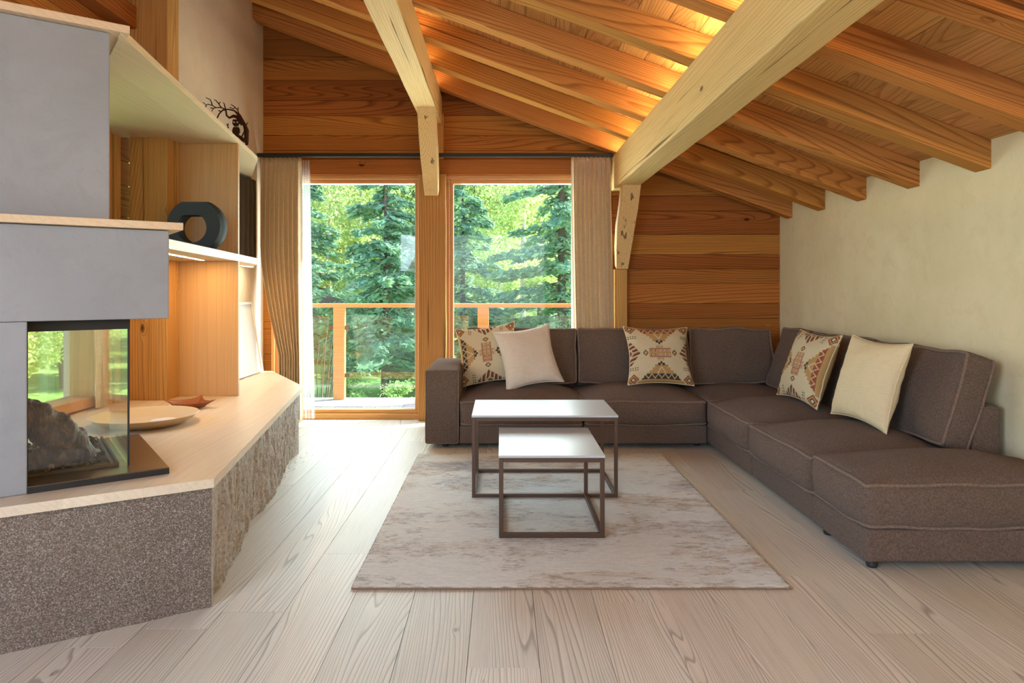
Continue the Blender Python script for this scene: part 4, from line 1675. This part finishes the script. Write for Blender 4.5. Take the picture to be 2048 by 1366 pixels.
def side_table(x0, x1, y0, y1, h, bar, label):
    r_ = empty('coffee_table', ((x0 + x1) / 2, (y0 + y1) / 2, .0135), label, 'table', 'nesting coffee tables')
    z0 = .0145
    zt = h - .012
    for (xa, ya) in ((x0, y0), (x1 - bar, y0), (x0, y1 - bar), (x1 - bar, y1 - bar)):
        MB().box(xa, xa + bar, ya, ya + bar, z0, zt).build('leg', M['bronze'], r_, bevel=.0012)
    for zz, nm in ((z0, 'bottom_frame'), (zt - bar, 'top_frame')):
        m = MB()
        m.box(x0 + bar, x1 - bar, y0, y0 + bar, zz, zz + bar)
        m.box(x0 + bar, x1 - bar, y1 - bar, y1, zz, zz + bar)
        m.box(x0, x0 + bar, y0 + bar, y1 - bar, zz, zz + bar)
        m.box(x1 - bar, x1, y0 + bar, y1 - bar, zz, zz + bar)
        m.build(nm, M['bronze'], r_, bevel=.0012)
    MB().box(x0 - .002, x1 + .002, y0 - .002, y1 + .002, zt + .0005, h).build('tabletop', M['tabletop'], r_, bevel=.0015)


side_table(-.168, .662, 3.88, 4.43, .481, .020, 'larger bronze-framed coffee table with pale top, standing behind the small one')
side_table(-.012, .492, 3.25, 3.905, .407, .021, 'smaller low coffee table with pale top, nested in front of the larger one')

# ------------------------------------------------------------------ balcony
DZ = -0.05
mb = MB()
x = -3.35
while x < 4.0:
    mb.box(x, x + .138, YW + .26, 7.86, DZ - .03, DZ)
    x += .144
o = mb.build('balcony_deck', M['deck'], bevel=.003, seg=1)
tag(o, 'weathered grey plank balcony deck outside the tall windows', 'deck')
rl = empty('balcony_railing', (-1, 7.75, DZ), 'orange larch balcony railing with glass infill outside the tall windows', 'railing')
MB().box(-3.35, 4.0, 7.70, 7.80, .990, 1.035).build('handrail', M['rail'], rl, bevel=.004)
px_posts = [-3.35, -1.90, -.27, 1.40, 3.0]
for xx in px_posts:
    MB().box(xx, xx + .125, 7.70, 7.79, DZ, .990).build('post', M['rail'], rl, bevel=.004)
for a, b in zip(px_posts[:-1], px_posts[1:]):
    g = MB().box(a + .165, b - .04, 7.74, 7.75, .08, .90).build('glass_panel', M['rail_glass'], rl)
    for zz in (.20, .74):
        MB().box(b - .05, b + .0, 7.73, 7.76, zz, zz + .045).build('clamp', M['steel'], g)
        MB().box(a + .125, a + .175, 7.73, 7.76, zz, zz + .045).build('clamp', M['steel'], g)

# ------------------------------------------------------------------ garden
GZ = -0.95
v = []
NX, NY = 70, 70
for j in range(NY + 1):
    for i in range(NX + 1):
        xx = -60 + 110 * i / NX
        yy = -6 + 76 * j / NY
        dd = max(0, yy - 22) + max(0, -xx - 18) * .8
        z = GZ + 0.004 * dd * dd + .15 * mnoise.noise(Vector((xx * .12, yy * .12, 0)))
        if yy < 9 and xx > -7:
            z = min(z, GZ)
        v.append((xx, yy, z))
f = [(j * (NX + 1) + i, j * (NX + 1) + i + 1, (j + 1) * (NX + 1) + i + 1, (j + 1) * (NX + 1) + i) for j in range(NY) for i in range(NX)]
o = MB().add(v, f).build('lawn', M['grass'], smooth=True)
tag(o, 'sunlit green lawn rising to the woods beyond the balcony', 'lawn', kind='stuff')


def gz(xx, yy):
    dd = max(0, yy - 22) + max(0, -xx - 18) * .8
    return GZ + 0.004 * dd * dd - .05


def np_mesh(name, V, F4=None, F3=None, mat=None):
    me = bpy.data.meshes.new(name)
    F = F4 if F4 is not None else F3
    k = F.shape[1]
    me.vertices.add(len(V))
    me.vertices.foreach_set('co', V.astype(np.float32).ravel())
    me.loops.add(F.size)
    me.loops.foreach_set('vertex_index', F.astype(np.int32).ravel())
    me.polygons.add(len(F))
    me.polygons.foreach_set('loop_start', np.arange(0, F.size, k, dtype=np.int32))
    me.polygons.foreach_set('loop_total', np.full(len(F), k, dtype=np.int32))
    me.update(calc_edges=True)
    me.validate()
    if mat:
        me.materials.append(mat)
    return me


def leaf_quads(C, size, rs, elong=1.0, axis=None):
    """C: centres; random oriented rhombic leaves"""
    n = len(C)
    a = rs.normal(size=(n, 3))
    a /= np.linalg.norm(a, axis=1)[:, None]
    if axis is not None:
        a = a * .45 + axis
        a /= np.linalg.norm(a, axis=1)[:, None]
    b = rs.normal(size=(n, 3))
    b -= (b * a).sum(1)[:, None] * a
    b /= np.linalg.norm(b, axis=1)[:, None]
    s = size * rs.uniform(.6, 1.3, size=(n, 1))
    V = np.stack([C + a * s * elong, C + b * s * .5, C - a * s * elong, C - b * s * .5], 1).reshape(-1, 3)
    F = np.arange(4 * n).reshape(n, 4)
    return V, F


def spruce_meshes(seed, h, rad, dens=1.0, clear=0.1):
    rs = np.random.RandomState(seed)
    C, A = [], []
    nb = int(h * 16 * dens)
    br = MB()
    for i in range(nb):
        t = (i + rs.rand()) / nb
        z = h * (clear + (1 - clear) * t)
        L = rad * (1 - t) ** .75 * rs.uniform(.65, 1.1) + .12
        az = rs.rand() * 2 * math.pi
        droop = rs.uniform(.15, .45)
        d = np.array([math.cos(az), math.sin(az), 0])
        side = np.array([-d[1], d[0], 0])
        tip = d * L + np.array([0, 0, -droop * L * .6])
        if L > .5:
            br.tube([(0, 0, z), tuple(d * L * .5 + np.array([0, 0, z - .1 * L])), tuple(tip + np.array([0, 0, z]))], [.018, .010, .004], 4)
        m = int(105 * L * dens + 12)
        s = rs.rand(m) ** .7
        wdt = .30 * L * (1 - s * .75)
        p = np.outer(s, d * L) + np.outer(rs.uniform(-1, 1, m) * wdt, side)
        p[:, 2] += z - droop * L * .6 * s ** 1.6 - rs.rand(m) * .10 * (1 + L * .3)
        C.append(p)
        ax = np.tile(d * .8 + np.array([0, 0, -.3]), (m, 1)) + np.outer(np.sign(rs.uniform(-1, 1, m)) * .7, side)
        A.append(ax / np.linalg.norm(ax, axis=1)[:, None])
    C = np.concatenate(C)
    A = np.concatenate(A)
    V, F = leaf_quads(C, .060, rs, 1.4, A)
    fol = np_mesh('needles', V, F, mat=M['spruce_leaf'])
    br.tube([(0, 0, 0), (0.02, 0, h * .5), (0, 0, h)], [.09 * h / 5, .05 * h / 5, .008], 8)
    me = bpy.data.meshes.new('trunk')
    me.from_pydata(br.v, [], br.f)
    me.materials.append(M['bark'])
    return fol, me


def broad_meshes(seed, h, rad, mat, bark, nleaf=15000, size=.06, lean=.3, crown0=.25):
    rs = np.random.RandomState(seed)
    br = MB()
    tr = []
    x_, y_ = 0, 0
    for i in range(9):
        tr.append((x_, y_, h * i / 8))
        x_ += rs.uniform(-lean, lean) * h * .03
        y_ += rs.uniform(-lean, lean) * h * .03
    br.tube(tr, [(.012 + .010 * h) * (1 - i / 9.0) + .006 for i in range(9)], 7)
    tips = []
    for i in range(int(26 + h * 3)):
        t = crown0 + (1 - crown0) * rs.rand()
        k = min(int(t * 8), 7)
        fr = t * 8 - k
        p = np.array(tr[k]) * (1 - fr) + np.array(tr[k + 1]) * fr
        az = rs.rand() * 2 * math.pi
        L = rad * rs.uniform(.35, 1.0) * (1.15 - .75 * abs(t - .45) * 1.4)
        up = rs.uniform(.2, .9)
        q = p + np.array([math.cos(az) * L * .6, math.sin(az) * L * .6, up * L * .6])
        e = p + np.array([math.cos(az) * L, math.sin(az) * L, up * L * .75])
        br.tube([tuple(p), tuple(q), tuple(e)], [.018, .010, .004], 4)
        tips += [(q, L * .34), (e, L * .42), ((q + p) / 2, L * .25)]
    m = nleaf // len(tips)
    C = []
    for c, r_ in tips:
        g = rs.normal(size=(m, 3))
        g /= np.linalg.norm(g, axis=1)[:, None]
        g *= (rs.rand(m, 1) ** .45) * max(r_, .25)
        g[:, 2] *= .8
        C.append(c + g)
    C = np.concatenate(C)
    V, F = leaf_quads(C, size, rs, .9)
    fol = np_mesh('foliage', V, F, mat=mat)
    me = bpy.data.meshes.new('trunk')
    me.from_pydata(br.v, [], br.f)
    me.materials.append(bark)
    return fol, me


def plant(name, meshes, loc, scale, rot, label, cat, group=None, parts=('foliage', 'trunk')):
    r_ = empty(name, loc, label, cat, group)
    r_.rotation_euler = (0, 0, rot)
    r_.scale = (scale, scale, scale)
    for pn, me in zip(parts, meshes):
        c = bpy.data.objects.new(pn, me)
        COL.objects.link(c)
        c.parent = r_
    return r_


SP = [spruce_meshes(1, 5.0, 1.6, 1.15, .13), spruce_meshes(2, 5.0, 1.4, 1.1, .10), spruce_meshes(3, 7.0, 1.9, 1.1)]
BI = [broad_meshes(11, 8.0, 2.0, M['birch_leaf'], M['birch_bark'], 17000, .065), broad_meshes(12, 8.0, 1.7, M['birch_leaf'], M['birch_bark'], 15000, .06)]
MA = [broad_meshes(21, 8.0, 2.8, M['maple_leaf'], M['bark'], 22000, .085, crown0=.12), broad_meshes(22, 8.0, 2.6, M['birch_leaf'], M['bark'], 22000, .085, crown0=.12)]


def at(px, Y):
    return (px - 1003) * Y / 1365.0


spr = [(770, 13.0, 0, .98, 'dense blue-green spruce behind the railing, filling the right half of the left window'),
       (925, 15.0, 1, 1.02, 'blue-green spruce seen at the left edge of the right window'),
       (1125, 14.5, 2, 1.05, 'tall dark spruce beside the right curtain, in the right window'),
       (610, 17.0, 1, 1.10, 'dark spruce at the left edge of the left window, beside the sheer curtain'),
       (640, 24.0, 2, 1.15, 'distant tall spruce rising above the left part of the railing'),
       (838, 26.0, 2, 0.95, 'distant pointed spruce right beside the central post'),
       (300, 17.0, 2, 1.0, 'spruce at the garden edge hidden behind the left curtain')]
for i, (px, Y, k, s, lab) in enumerate(spr):
    X = at(px, Y)
    plant('spruce_tree', SP[k], (X, Y, gz(X, Y)), s, i * 1.3, lab, 'tree', parts=('needles', 'trunk'))
bir = [(727, 19.0, 0, .95, 'slender white-stemmed birch behind the big spruce in the left window'),
       (1045, 18.0, 1, .95, 'slender birch with a thin pale stem in the middle of the right window'),
       (1000, 20.5, 0, .90, 'second thin birch a little left of the middle of the right window'),
       (665, 22.0, 1, 1.05, 'airy birch above the railing post in the left window'),
       (1085, 23.0, 0, 1.0, 'pale birch at the back, left of the tall dark spruce')]
for i, (px, Y, k, s, lab) in enumerate(bir):
    X = at(px, Y)
    plant('birch_tree', BI[k], (X, Y, gz(X, Y)), s, i * 2.1, lab, 'tree')
rg = random.Random(77)
back = []
for row, (Y, n, s) in enumerate(((27, 9, .95), (33, 10, 1.15), (41, 11, 1.5))):
    for i in range(n):
        px = 520 + (700 / (n - 1)) * i + rg.uniform(-20, 20)
        back.append((px, Y + rg.uniform(-2, 2), s * rg.uniform(.9, 1.1), row))
for i, (px, Y, s, row) in enumerate(back):
    X = at(px, Y)
    plant('broadleaf_tree', (MA if (i + row) % 3 else BI)[i % 2], (X, Y, gz(X, Y)), s, i * .9,
          'light green broadleaf tree in the wood behind the garden', 'tree', 'trees of the wood behind the garden')
# garden seen through the side window
side = [(-9.6, 15.0, 0, .95, MA, 'sunny broadleaf tree with a thick trunk seen through the fireplace glass'),
        (-7.9, 11.0, 1, .55, MA, 'young bright tree close to the side window'),
        (-13.5, 19.0, 1, 1.1, MA, 'big tree at the far edge of the side lawn'),
        (-10.8, 19.5, 0, 1.2, BI, 'birch at the far edge of the side lawn'),
        (-17.0, 22.0, 0, 1.3, MA, 'leftmost tall tree beyond the side lawn'),
        (-14.0, 27.0, 1, 1.4, MA, 'tree in the second row beyond the side lawn')]
for i, (X, Y, k, s, K, lab) in enumerate(side):
    plant('broadleaf_tree', K[k], (X, Y, gz(X, Y)), s, i * 1.7, lab, 'tree')
# bare shrub at the balcony
mb = MB()
rs = random.Random(9)
for i in range(9):
    a = rs.uniform(-.5, .5)
    b = rs.uniform(-.3, .3)
    hh = rs.uniform(1.3, 2.1)
    mb.tube([(a * .2, b * .2, 0), (a * .45, b * .4, hh * .4), (a * .8, b, hh * .75), (a * 1.1 + .05, b, hh)], [.014, .011, .008, .003], 5)
o = mb.build('bare_shrub', M['bark'], smooth=True)
o.location = (at(640, 9.5), 9.5, GZ - .02)
tag(o, 'shrub with thin bare stems behind the railing glass, left of the post', 'shrub')
# undergrowth
UG = broad_meshes(31, 1.2, .8, M['maple_leaf'], M['bark'], 5000, .045, crown0=.05)
for i, (px, Y, s, lab) in enumerate(((700, 12.0, .5, 'low leafy bush at the foot of the big spruce, left side'), (800, 11.5, .45, 'low leafy bush at the foot of the big spruce, right side'),
                                (985, 13.5, .9, 'low leafy bush behind the railing in the right window'), (1090, 13.0, 1.0, 'leafy bush under the tall dark spruce'))):
    X = at(px, Y)
    plant('leafy_bush', UG, (X, Y, GZ - .05), s, i * 1.1, lab, 'bush')
# small wooden shed in the garden
sh = empty('garden_shed', (at(640, 19.5), 19.5, GZ), 'small brown wooden shed in the garden behind the left part of the railing', 'shed')
X = at(640, 19.5)
MB().box(X - .8, X + .8, 19.5, 21.0, GZ - .05, GZ + 1.5).build('wall', M['wall_wood'], sh)
MB().hexa([(X - 1.0, 19.2, GZ + 1.5), (X + 1.0, 19.2, GZ + 1.5), (X + 1.0, 21.2, GZ + 1.5), (X - 1.0, 21.2, GZ + 1.5)],
          [(X - 1.0, 20.1, GZ + 2.0), (X + 1.0, 20.1, GZ + 2.0), (X + 1.0, 20.2, GZ + 2.0), (X - 1.0, 20.2, GZ + 2.0)]).build('roof', M['roof_out'], sh)

# ------------------------------------------------------------------ added fill lamp behind the viewpoint
# unseen torchiere added in the rear right corner to warm the ceiling
t_ = empty('fill_floor_lamp', (2.15, -1.3, 0), 'added black torchiere, unseen behind the viewpoint, warming the ceiling', 'lamp')
MB().lathe([(0, .001), (.14, .001), (.14, .02), (0, .02)], (2.15, -1.3, 0), 32).build('base', M['black'], t_)
MB().lathe([(.012, .02), (.012, 1.55)], (2.15, -1.3, 0), 16).build('pole', M['black'], t_)
MB().lathe([(.012, 1.55), (.14, 1.66), (.137, 1.66), (.012, 1.555)], (2.15, -1.3, 0), 32).build('lamp_shade', M['black'], t_)
lamp('torchiere_fill', 'AREA', (2.15, -1.3, 1.665), (-.25, .45, 1), 100, (1.0, .70, .34), .26, .26)
